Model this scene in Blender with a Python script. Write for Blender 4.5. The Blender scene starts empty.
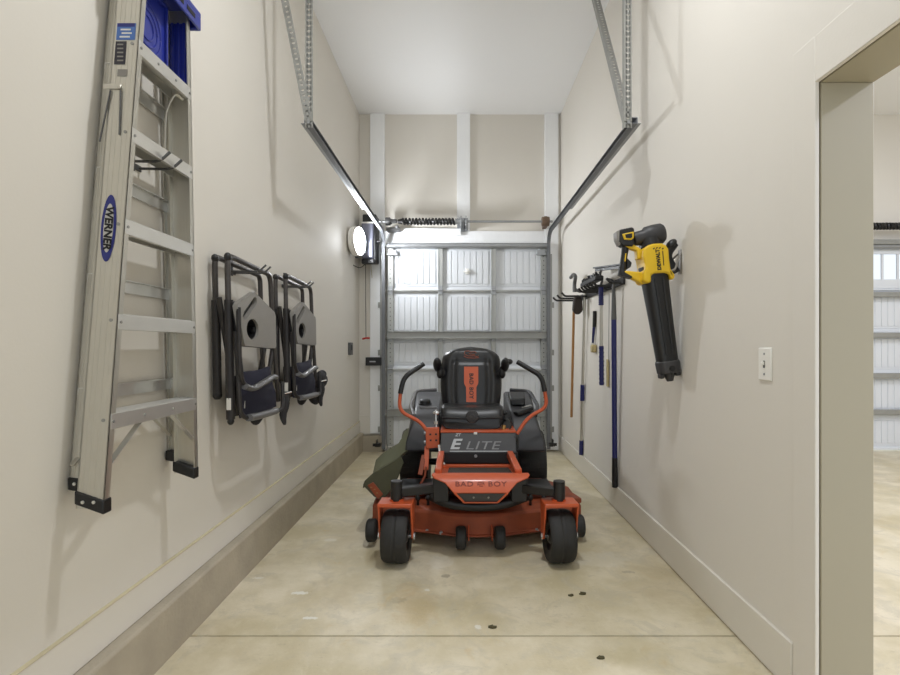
import bpy, bmesh, math, random
from mathutils import Vector, Matrix
random.seed(7)
scene = bpy.context.scene
COL = scene.collection
V = Vector
R = math.radians
# ------------------------------------------------------------------ camera
F, CX, CY, H = 520.0, 461.0, 347.0, 1.32      # focal length in pixels, principal point, eye height
cam = bpy.data.cameras.new('camera')
cam.sensor_width = 36.0
cam.lens = F / 900 * 36
cam.shift_x = -(CX - 450) / 900
cam.shift_y = (CY - 337.5) / 900
cam.clip_start = 0.02
co = bpy.data.objects.new('camera', cam)
COL.objects.link(co)
co.location = (0, 0, H)
co.rotation_euler = (R(90), 0, 0)
scene.camera = co

def Q(px, py, d):
    """a measured picture point at distance d, in metres"""
    return V(((px - CX) / F * d, d, H - (py - CY) / F * d))

# ------------------------------------------------------------------ materials
def lin(c):
    return tuple(((x / 255) / 12.92 if x / 255 <= 0.04045 else ((x / 255 + 0.055) / 1.055) ** 2.4) for x in c)

def mat(name, col, rough=0.5, metal=0.0, noise=0.06, nscale=14, bump=0.0, bscale=220, emit=0.0, stretch=None, rvar=0.0, coat=0.0):
    m = bpy.data.materials.new(name)
    m.use_nodes = True
    nt = m.node_tree
    b = nt.nodes['Principled BSDF']
    c = lin(col)
    b.inputs['Roughness'].default_value = rough
    b.inputs['Metallic'].default_value = metal
    if coat:
        b.inputs['Coat Weight'].default_value = coat
        b.inputs['Coat Roughness'].default_value = 0.15
    tc = nt.nodes.new('ShaderNodeTexCoord')
    mp = nt.nodes.new('ShaderNodeMapping')
    nt.links.new(tc.outputs['Object'], mp.inputs['Vector'])
    if stretch:
        mp.inputs['Scale'].default_value = stretch
    n = nt.nodes.new('ShaderNodeTexNoise')
    n.inputs['Scale'].default_value = nscale
    n.inputs['Detail'].default_value = 6
    nt.links.new(mp.outputs['Vector'], n.inputs['Vector'])
    mx = nt.nodes.new('ShaderNodeMix')
    mx.data_type = 'RGBA'
    mx.inputs[6].default_value = tuple(x * (1 - noise) for x in c) + (1,)
    mx.inputs[7].default_value = tuple(min(1, x * (1 + noise)) for x in c) + (1,)
    nt.links.new(n.outputs['Fac'], mx.inputs[0])
    nt.links.new(mx.outputs[2], b.inputs['Base Color'])
    if rvar:
        mr = nt.nodes.new('ShaderNodeMapRange')
        mr.inputs['To Min'].default_value = max(0.02, rough - rvar)
        mr.inputs['To Max'].default_value = min(1, rough + rvar)
        nt.links.new(n.outputs['Fac'], mr.inputs['Value'])
        nt.links.new(mr.outputs['Result'], b.inputs['Roughness'])
    if bump:
        n2 = nt.nodes.new('ShaderNodeTexNoise')
        n2.inputs['Scale'].default_value = bscale
        n2.inputs['Detail'].default_value = 3
        nt.links.new(mp.outputs['Vector'], n2.inputs['Vector'])
        bp = nt.nodes.new('ShaderNodeBump')
        bp.inputs['Strength'].default_value = bump
        bp.inputs['Distance'].default_value = 0.01
        nt.links.new(n2.outputs['Fac'], bp.inputs['Height'])
        nt.links.new(bp.outputs['Normal'], b.inputs['Normal'])
    if emit:
        b.inputs['Emission Color'].default_value = c + (1,)
        b.inputs['Emission Strength'].default_value = emit
    return m

def floor_mat():
    m = bpy.data.materials.new('stained_concrete')
    m.use_nodes = True
    nt = m.node_tree
    N, L = nt.nodes, nt.links
    b = N['Principled BSDF']
    tc = N.new('ShaderNodeTexCoord')
    def noise(sc, det=6, rough=0.6, dist=0.0, scale=None):
        n = N.new('ShaderNodeTexNoise')
        n.inputs['Scale'].default_value = sc
        n.inputs['Detail'].default_value = det
        n.inputs['Roughness'].default_value = rough
        n.inputs['Distortion'].default_value = dist
        if scale:
            mp = N.new('ShaderNodeMapping')
            mp.inputs['Scale'].default_value = scale
            L.new(tc.outputs['Object'], mp.inputs['Vector'])
            L.new(mp.outputs['Vector'], n.inputs['Vector'])
        else:
            L.new(tc.outputs['Object'], n.inputs['Vector'])
        return n.outputs['Fac']
    def ramp(fac, a, bb):
        r = N.new('ShaderNodeMapRange')
        r.interpolation_type = 'SMOOTHSTEP'
        r.inputs['From Min'].default_value = a
        r.inputs['From Max'].default_value = bb
        L.new(fac, r.inputs['Value'])
        return r.outputs['Result']
    def mix(fac, a, bb):
        x = N.new('ShaderNodeMix')
        x.data_type = 'RGBA'
        for s, v in ((0, fac), (6, a), (7, bb)):
            if hasattr(v, 'is_linked'):
                L.new(v, x.inputs[s])
            elif isinstance(v, tuple):
                x.inputs[s].default_value = v + (1,)
            else:
                x.inputs[s].default_value = v
        return x.outputs[2]
    def mul(a, k):
        x = N.new('ShaderNodeMath')
        x.operation = 'MULTIPLY'
        L.new(a, x.inputs[0])
        if hasattr(k, 'is_linked'):
            L.new(k, x.inputs[1])
        else:
            x.inputs[1].default_value = k
        return x.outputs[0]
    c = mix(ramp(noise(2.2, 8), 0.35, 0.68), lin((198, 186, 153)), lin((224, 214, 190)))
    c = mix(mul(ramp(noise(4.5, 12, 0.75, 1.2), 0.48, 0.62), 0.55), c, lin((192, 184, 163)))          # grey cloudy patches
    c = mix(mul(ramp(noise(16, 12, 0.8, 0.4, (1, .6, 1)), 0.50, 0.66), 0.30), c, lin((226, 218, 196)))     # pale worn flecks
    c = mix(mul(ramp(noise(1.1, 5, 0.6, 0.6), 0.5, 0.72), 0.45), c, lin((172, 154, 112)))           # broad brown water marks
    c = mix(mul(ramp(noise(3.6, 6, 0.65, 0.8), 0.60, 0.74), 0.40), c, lin((198, 164, 84)))           # rusty yellow spots
    c = mix(mul(ramp(noise(9, 10, 0.75, 0, (1, 1.8, 1)), 0.57, 0.70), 0.30), c, lin((138, 124, 98)))  # scuffed dirt
    c = mix(mul(ramp(noise(70, 4), 0.66, 0.74), 0.35), c, lin((120, 106, 82)))                        # specks
    # paint drops and marks that lie on the slab, each with its own place
    sep = N.new('ShaderNodeSeparateXYZ')
    L.new(tc.outputs['Object'], sep.inputs[0])
    def spot(x, y, rx, ry, edge=22):
        cmb = N.new('ShaderNodeVectorMath'); cmb.operation = 'SUBTRACT'
        cmb.inputs[1].default_value = (x, y, 0)
        L.new(tc.outputs['Object'], cmb.inputs[0])
        sc = N.new('ShaderNodeVectorMath'); sc.operation = 'MULTIPLY'
        sc.inputs[1].default_value = (1 / rx, 1 / ry, 0)
        L.new(cmb.outputs[0], sc.inputs[0])
        ln = N.new('ShaderNodeVectorMath'); ln.operation = 'LENGTH'
        L.new(sc.outputs[0], ln.inputs[0])
        nz = noise(edge, 3)
        ad = N.new('ShaderNodeMath'); ad.operation = 'MULTIPLY_ADD'
        L.new(nz, ad.inputs[0]); ad.inputs[1].default_value = 1.6; L.new(ln.outputs['Value'], ad.inputs[2])
        r = N.new('ShaderNodeMapRange')
        r.interpolation_type = 'SMOOTHSTEP'
        r.inputs['From Min'].default_value = 1.75
        r.inputs['From Max'].default_value = 1.45
        L.new(ad.outputs[0], r.inputs['Value'])
        return r.outputs['Result']
    white = lin((232, 230, 222)); rust = lin((186, 146, 70)); dark = lin((92, 82, 64))
    for (px, py, rx, ry, colr, k) in [(300, 593, .055, .02, white, .8), (310, 618, .05, .016, white, .8), (258, 578, .035, .014, white, .6),
                                      (500, 545, .05, .03, white, .8), (531, 546, .02, .02, white, .6), (427, 590, .02, .015, white, .7),
                                      (478, 627, .02, .025, white, .7), (417, 608, .13, .24, rust, .16), (405, 590, .07, .12, rust, .16),
                                      (398, 600, .05, .04, dark, .15), (628, 572, .05, .02, dark, .3), (446, 576, .03, .03, dark, .4),
                                      (330, 540, .06, .03, white, .35), (600, 560, .2, .15, white, .2), (440, 562, .09, .12, white, .25)]:
        d = F * H / (py - CY)
        c = mix(mul(spot((px - CX) / F * d, d, rx, ry, 60 if rx < .06 else 14), k), c, colr)
    L.new(c, b.inputs['Base Color'])
    b.inputs['Roughness'].default_value = 0.42
    rr = N.new('ShaderNodeMapRange')
    rr.inputs['To Min'].default_value = 0.32; rr.inputs['To Max'].default_value = 0.62
    L.new(noise(5, 6), rr.inputs['Value'])
    L.new(rr.outputs['Result'], b.inputs['Roughness'])
    bp = N.new('ShaderNodeBump')
    bp.inputs['Strength'].default_value = 0.12
    bp.inputs['Distance'].default_value = 0.01
    L.new(noise(60, 6), bp.inputs['Height'])
    L.new(bp.outputs['Normal'], b.inputs['Normal'])
    return m

M = {}
M['wall'] = mat('cream_wall_paint', (220, 215, 206), 0.68, noise=0.015, nscale=1.5, bump=0.04, bscale=90)
M['ceil'] = mat('ceiling_paint', (238, 238, 238), 0.8, noise=0.01, nscale=2)
M['trim'] = mat('white_trim_paint', (219, 214, 204), 0.35, noise=0.02, nscale=4)
M['post'] = mat('white_board_paint', (243, 244, 245), 0.45, noise=0.03, nscale=6, bump=0.05, bscale=40, stretch=(8, 8, 1))
M['jamb'] = mat('tan_jamb_paint', (166, 158, 137), 0.5, noise=0.02, nscale=3)
M['curb'] = mat('concrete_curb', (170, 160, 141), 0.8, noise=0.25, nscale=5, bump=0.25, bscale=50)
M['caulk'] = mat('old_caulk', (198, 187, 156), 0.7, noise=0.2, nscale=8)
M['floor'] = floor_mat()
M['seam'] = mat('seam_grit', (92, 80, 62), 0.9, noise=0.3, nscale=20)
M['steel'] = mat('galvanised_steel', (158, 160, 162), 0.45, 0.65, noise=0.12, nscale=25, rvar=0.1)
M['tracksteel'] = mat('track_steel', (112, 114, 118), 0.55, 0.2, noise=0.12, nscale=25, rvar=0.08)
M['steel_dull'] = mat('dull_galvanised_steel', (158, 158, 154), 0.5, 0.6, noise=0.14, nscale=18, rvar=0.1)
M['alu'] = mat('brushed_aluminium', (206, 203, 194), 0.34, 0.85, noise=0.07, nscale=6, bump=0.05, bscale=60, stretch=(30, 30, 1), rvar=0.08)
M['alu_bright'] = mat('bright_aluminium', (222, 221, 217), 0.28, 0.75, noise=0.05, nscale=10)
M['door'] = mat('white_door_panel', (217, 220, 224), 0.42, noise=0.02, nscale=5)
M['doorgrey'] = mat('grey_door_stile', (172, 173, 170), 0.45, 0.4, noise=0.08, nscale=20)
M['black'] = mat('black_plastic', (26, 26, 27), 0.42, noise=0.15, nscale=30)
M['blackmetal'] = mat('black_powder_coat', (34, 33, 33), 0.38, 0.2, noise=0.15, nscale=30)
M['rubber'] = mat('tyre_rubber', (36, 35, 34), 0.62, noise=0.3, nscale=9, bump=0.1, bscale=120)
M['orange'] = mat('orange_paint', (196, 86, 44), 0.42, noise=0.08, nscale=12, rvar=0.12, coat=0.2)
M['orange_dirty'] = mat('dirty_orange_paint', (138, 64, 35), 0.6, noise=0.5, nscale=9, rvar=0.12)
M['vinyl'] = mat('black_vinyl', (27, 27, 29), 0.34, noise=0.1, nscale=30, bump=0.06, bscale=260)
M['pod'] = mat('charcoal_plastic', (58, 58, 61), 0.42, noise=0.1, nscale=20, bump=0.05, bscale=300)
M['panel'] = mat('charcoal_panel', (66, 66, 68), 0.38, 0.1, noise=0.12, nscale=12)
M['mat'] = mat('dark_grip_tape', (58, 52, 47), 0.85, noise=0.5, nscale=40, bump=0.3, bscale=200)
M['olive'] = mat('olive_rubber', (70, 70, 50), 0.6, noise=0.25, nscale=9)
M['olive_pale'] = mat('pale_olive_rubber', (98, 100, 74), 0.6, noise=0.2, nscale=9)
M['silver'] = mat('silver_lettering', (176, 178, 180), 0.4, 0.3, noise=0.03)
M['dimsilver'] = mat('dim_silver_lettering', (128, 128, 130), 0.4, 0.3, noise=0.03)
M['inkbrown'] = mat('dark_red_lettering', (122, 46, 28), 0.5, noise=0.05)
M['inkblack'] = mat('black_lettering', (18, 18, 18), 0.5, noise=0.05)
M['chrome'] = mat('bright_zinc', (205, 205, 205), 0.22, 0.95, noise=0.05)
M['blue'] = mat('blue_moulded_plastic', (36, 48, 142), 0.3, noise=0.12, nscale=10, coat=0.2)
M['navyink'] = mat('navy_print', (40, 46, 120), 0.45, noise=0.04)
M['badgegrey'] = mat('pale_grey_print', (196, 193, 186), 0.45, noise=0.03)
M['skyink'] = mat('sky_blue_label', (74, 112, 178), 0.4, noise=0.12, nscale=60)
M['darklabel'] = mat('dark_label', (44, 42, 52), 0.45, noise=0.3, nscale=60)
M['whiteink'] = mat('white_print', (222, 220, 214), 0.5, noise=0.02)
M['greyfrm'] = mat('grey_powder_coated_tube', (74, 70, 68), 0.4, 0.35, noise=0.12, nscale=20)
M['darkfrm'] = mat('dark_sleeve', (48, 45, 45), 0.45, 0.2, noise=0.12, nscale=20)
M['tray'] = mat('grey_plastic_tray', (136, 132, 126), 0.42, noise=0.04, nscale=15, bump=0.04, bscale=250)
M['armpad'] = mat('grey_arm_pad', (104, 102, 102), 0.38, noise=0.05, nscale=15)
M['navy'] = mat('navy_canvas', (34, 34, 52), 0.85, noise=0.2, nscale=20, bump=0.25, bscale=160)
M['clothblk'] = mat('black_canvas', (44, 42, 44), 0.9, noise=0.25, nscale=20, bump=0.25, bscale=160)
M['yellow'] = mat('yellow_plastic', (226, 186, 34), 0.4, noise=0.06, nscale=12)
M['darkgrey'] = mat('dark_grey_plastic', (52, 51, 52), 0.5, noise=0.12, nscale=18)
M['bluepole'] = mat('blue_handle', (34, 38, 94), 0.36, noise=0.12, nscale=12)
M['wood'] = mat('wooden_handle', (164, 118, 66), 0.5, noise=0.2, nscale=6, stretch=(20, 20, 1))
M['brown'] = mat('dark_brown_leather', (46, 36, 30), 0.7, noise=0.3, nscale=15)
M['bristle'] = mat('tan_bristle', (184, 168, 122), 0.8, noise=0.25, nscale=30, bump=0.4, bscale=200)
M['slate'] = mat('slate_metal', (92, 92, 92), 0.45, 0.4, noise=0.15, nscale=20)
M['opener'] = mat('silver_blue_cover', (128, 130, 146), 0.3, 0.4, noise=0.06, nscale=10)
M['switch'] = mat('white_switch_plastic', (240, 238, 232), 0.3, noise=0.01)
M['red'] = mat('red_plastic', (176, 40, 30), 0.4, noise=0.05)
M['rustb'] = mat('brown_bearing', (112, 92, 76), 0.6, 0.3, noise=0.2, nscale=30)
M['leaf'] = mat('dry_leaf', (74, 68, 40), 0.8, noise=0.4, nscale=40)
M['lamp'] = mat('lamp_diffuser', (246, 250, 255), 0.4, noise=0.0, emit=150.0)
M['brass'] = mat('brass_fitting', (150, 112, 62), 0.4, 0.6, noise=0.15, nscale=20)

g = bpy.data.materials.new('window_glass')
g.use_nodes = True
gb = g.node_tree.nodes['Principled BSDF']
gb.inputs['Transmission Weight'].default_value = 1.0
gb.inputs['Roughness'].default_value = 0.35
gb.inputs['IOR'].default_value = 1.1
gn = g.node_tree.nodes.new('ShaderNodeTexNoise')
gn.inputs['Scale'].default_value = 4
gm = g.node_tree.nodes.new('ShaderNodeMapRange')
gm.inputs['To Min'].default_value = 0.3; gm.inputs['To Max'].default_value = 0.4
g.node_tree.links.new(gn.outputs['Fac'], gm.inputs['Value'])
g.node_tree.links.new(gm.outputs['Result'], gb.inputs['Roughness'])
M['glass'] = g

# ------------------------------------------------------------------ helpers
def tag(o, label=None, cat=None, group=None, kind=None):
    if label: o['label'] = label
    if cat: o['category'] = cat
    if group: o['group'] = group
    if kind: o['kind'] = kind
    return o

def thing(name, label, cat, loc, group=None):
    o = bpy.data.objects.new(name, None)
    o.empty_display_size = 0.1
    COL.objects.link(o)
    o.location = loc
    return tag(o, label, cat, group)

def top_of(o):
    while o.parent: o = o.parent
    return o

def link_mesh(name, me, material, parent):
    o = bpy.data.objects.new(name, me)
    COL.objects.link(o)
    if material: me.materials.append(material)
    if parent:
        me.transform(Matrix.Translation(-top_of(parent).location))
        o.parent = parent
    return o

def fillet(pts, r, n=6):
    pts = [V(p) for p in pts]
    out = [pts[0]]
    for i in range(1, len(pts) - 1):
        a, b, c = pts[i - 1], pts[i], pts[i + 1]
        u, w = (a - b), (c - b)
        t = min(r, u.length * 0.49, w.length * 0.49)
        p0, p2 = b + u.normalized() * t, b + w.normalized() * t
        for k in range(n + 1):
            s = k / n
            out.append((1 - s) ** 2 * p0 + 2 * s * (1 - s) * b + s * s * p2)
    out.append(pts[-1])
    return out

class MB:
    def __init__(s):
        s.bm = bmesh.new()
    def _v(s, p): return s.bm.verts.new(p)
    def box(s, c, size, rot=None):
        c = V(c); h = V(size) / 2
        vs = []
        for x in (-1, 1):
            for y in (-1, 1):
                for z in (-1, 1):
                    p = V((x * h.x, y * h.y, z * h.z))
                    if rot is not None: p = rot @ p
                    vs.append(s._v(c + p))
        for f in ((0, 1, 3, 2), (4, 6, 7, 5), (0, 4, 5, 1), (2, 3, 7, 6), (0, 2, 6, 4), (1, 5, 7, 3)):
            s.bm.faces.new([vs[i] for i in f])
        return s
    def bx(s, x0, x1, y0, y1, z0, z1):
        return s.box(((x0 + x1) / 2, (y0 + y1) / 2, (z0 + z1) / 2), (abs(x1 - x0), abs(y1 - y0), abs(z1 - z0)))
    def bar(s, p, q, w, h, up=(0, 0, 1)):
        p, q = V(p), V(q)
        d = (q - p); L = d.length; d.normalize()
        side = d.cross(V(up))
        if side.length < 1e-5: side = d.cross(V((1, 0, 0)))
        side.normalize(); u = side.cross(d)
        rot = Matrix((side, d, u)).transposed()
        return s.box((p + q) / 2, (w, L, h), rot)
    def ring(s, c, a, b, seg, ra, rb=None):
        rb = ra if rb is None else rb
        return [s._v(c + a * (math.cos(t) * ra) + b * (math.sin(t) * rb)) for t in [2 * math.pi * k / seg for k in range(seg)]]
    def bridge(s, r0, r1):
        n = len(r0)
        for i in range(n):
            s.bm.faces.new((r0[i], r0[(i + 1) % n], r1[(i + 1) % n], r1[i]))
    def cap(s, r):
        if len(r) >= 3: s.bm.faces.new(r)
    def frame(s, d):
        d = d.normalized()
        a = d.cross(V((0, 0, 1)))
        if a.length < 1e-3: a = d.cross(V((1, 0, 0)))
        a.normalize()
        return a, a.cross(d).normalized()
    def cyl(s, p, q, r, r2=None, seg=20):
        p, q = V(p), V(q)
        a, b = s.frame(q - p)
        r0 = s.ring(p, a, b, seg, r); r1 = s.ring(q, a, b, seg, r if r2 is None else r2)
        s.bridge(r0, r1); s.cap(r0); s.cap(r1)
        return s
    def tube(s, pts, r, seg=10, fil=0, n=6, flat=1.0, radii=None):
        P = fillet(pts, fil, n) if fil else [V(p) for p in pts]
        T = []
        for i in range(len(P)):
            t = (P[min(i + 1, len(P) - 1)] - P[max(i - 1, 0)])
            T.append(t.normalized() if t.length > 1e-9 else V((0, 0, 1)))
        a, b = s.frame(T[0])
        prev = None
        for i, p in enumerate(P):
            if i:
                q = T[i - 1].rotation_difference(T[i])
                a = q @ a; b = q @ b
            rr = radii[i] if radii else r
            rg = s.ring(p, a, b, seg, rr, rr * flat)
            if prev: s.bridge(prev, rg)
            else: s.cap(rg)
            prev = rg
        s.cap(prev)
        return s
    def prism(s, pts, vec):
        vec = V(vec)
        a = [s._v(V(p)) for p in pts]; b = [s._v(V(p) + vec) for p in pts]
        s.bm.faces.new(a); s.bm.faces.new(list(reversed(b)))
        s.bridge(a, b)
        return s
    def lathe(s, prof, o, axis, seg=28, closed=False):
        o, axis = V(o), V(axis).normalized()
        a, b = s.frame(axis)
        rings = [s.ring(o + axis * h, a, b, seg, max(r, 1e-4)) for r, h in prof]
        for i in range(len(rings) - 1): s.bridge(rings[i], rings[i + 1])
        if closed: s.bridge(rings[-1], rings[0])
        else: s.cap(rings[0]); s.cap(rings[-1])
        return s
    def loft(s, rings, cap=True):
        rs = [[s._v(V(p)) for p in r] for r in rings]
        for i in range(len(rs) - 1): s.bridge(rs[i], rs[i + 1])
        if cap: s.cap(rs[0]); s.cap(rs[-1])
        return s
    def ell(s, c, rad, rot=None, seg=18, rows=10):
        c = V(c); rings = []
        for i in range(1, rows):
            ph = math.pi * i / rows
            rg = []
            for k in range(seg):
                th = 2 * math.pi * k / seg
                p = V((rad[0] * math.sin(ph) * math.cos(th), rad[1] * math.sin(ph) * math.sin(th), rad[2] * math.cos(ph)))
                if rot is not None: p = rot @ p
                rg.append(c + p)
            rings.append(rg)
        return s.loft(rings)
    def build(s, name, material, parent=None, bevel=0.0, seg=2, sharp=38, subsurf=0):
        bmesh.ops.recalc_face_normals(s.bm, faces=s.bm.faces[:])
        for f in s.bm.faces: f.smooth = True
        for e in s.bm.edges:
            if len(e.link_faces) == 2:
                e.smooth = e.calc_face_angle(0) < R(sharp)
        me = bpy.data.meshes.new(name)
        s.bm.to_mesh(me); s.bm.free()
        o = link_mesh(name, me, material, parent)
        if bevel:
            md = o.modifiers.new('bevel', 'BEVEL')
            md.width = bevel; md.segments = seg; md.limit_method = 'ANGLE'; md.angle_limit = R(40)
            md.harden_normals = False
        if subsurf:
            md = o.modifiers.new('subsurf', 'SUBSURF'); md.levels = subsurf; md.render_levels = subsurf
        return o

def structure(o):
    o['kind'] = 'structure'
    return o

def curve_mesh(cu, name, basis, material, parent, sx=1.0):
    tmp = bpy.data.objects.new('tmp', cu)
    COL.objects.link(tmp)
    dg = bpy.context.evaluated_depsgraph_get()
    dg.update()
    me = bpy.data.meshes.new_from_object(tmp.evaluated_get(dg))
    bpy.data.objects.remove(tmp)
    bpy.data.curves.remove(cu)
    o, u, w = V(basis[0]), V(basis[1]).normalized(), V(basis[2])
    nrm = u.cross(w).normalized(); w = nrm.cross(u)
    mx = Matrix((u, w, nrm)).transposed().to_4x4(); mx.translation = o
    me.materials.clear()
    if sx != 1.0: me.transform(Matrix.Scale(sx, 4, V((1, 0, 0))))
    me.transform(mx)
    me.name = name
    return link_mesh(name, me, material, parent)

def text(s, size, basis, material, parent, name='lettering', shear=0.0, bold=0.0, depth=0.0015, squash=1.0, spacing=1.0):
    cu = bpy.data.curves.new('t', 'FONT')
    cu.body = s; cu.size = size; cu.align_x = 'CENTER'; cu.align_y = 'CENTER'
    cu.extrude = depth; cu.offset = bold; cu.shear = shear; cu.space_character = spacing
    cu.resolution_u = 3
    return curve_mesh(cu, name, basis, material, parent, squash)

def plate(outer, holes, basis, th, name, material, parent, bevel=0.0):
    cu = bpy.data.curves.new('p', 'CURVE')
    cu.dimensions = '2D'; cu.fill_mode = 'BOTH'; cu.extrude = th / 2
    if bevel: cu.bevel_depth = bevel; cu.bevel_resolution = 2
    for pts in [outer] + holes:
        sp = cu.splines.new('POLY'); sp.points.add(len(pts) - 1)
        for p, c in zip(sp.points, pts): p.co = (c[0], c[1], 0, 1)
        sp.use_cyclic_u = True
    return curve_mesh(cu, name, basis, material, parent)

def circle2(x, y, rx, ry=None, n=24):
    ry = rx if ry is None else ry
    return [(x + rx * math.cos(2 * math.pi * k / n), y + ry * math.sin(2 * math.pi * k / n)) for k in range(n)]

def copy_tree(o, parent=None):
    c = o.copy(); COL.objects.link(c)
    if parent: c.parent = parent
    for ch in list(o.children): copy_tree(ch, c)
    return c

# ------------------------------------------------------------------ room
XL, XR, YB, ZC, YF = -1.295, 1.265, 6.62, 4.28, -2.6
X2 = 8.6                                            # far side of the neighbouring bay
def floor_mesh():
    m = MB()
    s = 2.375
    prof = [(YF, 0), (s - .006, 0), (s - .004, -.010), (s + .004, -.010), (s + .006, 0), (YB + .1, 0), (YB + .1, -.15), (YF, -.15)]
    m.prism([(XL - .05, y, z) for y, z in prof], (X2 - XL + .1, 0, 0))
    return structure(m.build('floor', M['floor']))
floor_mesh()
structure(MB().bx(XL - .1, X2, s0 := 2.375 - .0042, s0 + .0084, -.02, -.0085).build('trim_8', M['seam']))
structure(MB().bx(XL - .2, XL, YF, YB + .2, -.1, ZC).build('wall_left', M['wall']))
structure(MB().bx(XL - .2, X2 + .2, YF, YB + .2, ZC, ZC + .2).build('ceiling', M['ceil']))
# opening in the right wall
OY0, OY1, OZ, WT = 0.35, 1.85, 2.262, 0.2
m = MB()
m.bx(XR, XR + WT, OY1 + .02, YB + .05, -.1, ZC); m.bx(XR, XR + WT, OY0 - .02, OY1 + .02, OZ + .02, ZC); m.bx(XR, XR + WT, YF, OY0 - .02, -.1, ZC)
structure(m.build('wall_right', M['wall']))
# back wall of this bay; the neighbouring bay's back wall with its door opening
D2X0, D2X1, DZ = 4.4, 7.2, 2.56
m = MB(); m.bx(XL - .2, XR + WT / 2, YB, YB + .2, -.1, ZC)
structure(m.build('wall_back', M['wall']))
m = MB()
m.bx(XR + WT / 2, D2X0, YB, YB + .2, -.1, ZC); m.bx(D2X1, X2, YB, YB + .2, -.1, ZC); m.bx(D2X0, D2X1, YB, YB + .2, DZ, ZC)
structure(m.build('wall_back_neighbour', M['wall']))
structure(MB().bx(X2, X2 + .2, YF, YB + .2, -.1, ZC).build('wall_side_neighbour', M['wall']))
# concrete stem curb, baseboards and caulk line
m = MB(); m.prism([(XL - .01, -0, -.02), (-1.236, 0, -.02), (-1.236, 0, .222), (-1.243, 0, .230), (XL - .01, 0, .236)], (0, YB, 0))
for v in m.bm.verts: v.co.y += 0
m.bx(XL - .01, -1.236, YF, 0, -.02, .226)
structure(m.build('trim_1', M['curb'], bevel=.006))
structure(MB().bx(XL - .01, XL + .014, YF, YB, .236, .374).build('baseboard_left', M['trim'], bevel=.003))
structure(MB().bx(XL - .005, XL + .016, YF, YB, .374, .379).build('trim_2', M['caulk'], bevel=.003))
structure(MB().bx(XR - .013, XR + .01, OY1 + .125, YB, .007, .195).build('baseboard_right', M['trim'], bevel=.003))
m = MB()
m.bx(XL - .01, -.955 - .02, YB - .07, YB + .01, -.02, .20)
structure(m.build('trim_3', M['curb'], bevel=.006))
m = MB(); m.bx(XL, -.975, YB - .02, YB + .01, .215, .45)
structure(m.build('baseboard_back', M['trim'], bevel=.003))
# white boards on the back wall
def post(n, px0, px1, z0, z1, th=.045):
    d = YB - th
    structure(MB().bx((px0 - CX) / F * d, (px1 - CX) / F * d, d, YB + .005, z0, z1).build('trim_%d' % n, M['post'], bevel=.004))
post(4, 370, 384.5, .225, ZC - .002)
post(5, 457, 470, 2.792, ZC - .002)
post(6, 545, 558.5, .02, ZC - .002)
structure(MB().bx(-.97, 1.06, YB - .035, YB + .005, 2.60, 2.79).build('trim_7', M['post'], bevel=.004))
# casing and jamb of the opening
m = MB()
m.bx(XR - .006, XR + .01, OY1, OY1 + .125, .007, OZ + .165)
m.bx(XR - .006, XR + .01, OY0 - .125, OY1, OZ, OZ + .165)
m.bx(XR - .006, XR + .01, OY0 - .125, OY0, .007, OZ)
structure(m.build('trim_9', M['wall'], bevel=.003))
m = MB()
m.bx(XR + .016, XR + WT + .004, OY1, OY1 + .02, .001, OZ); m.bx(XR + .016, XR + WT + .004, OY0 - .02, OY0, .001, OZ)
m.bx(XR + .016, XR + WT + .004, OY0 - .02, OY1 + .02, OZ, OZ + .02)
structure(m.build('trim_10', M['jamb'], bevel=.003))

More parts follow.
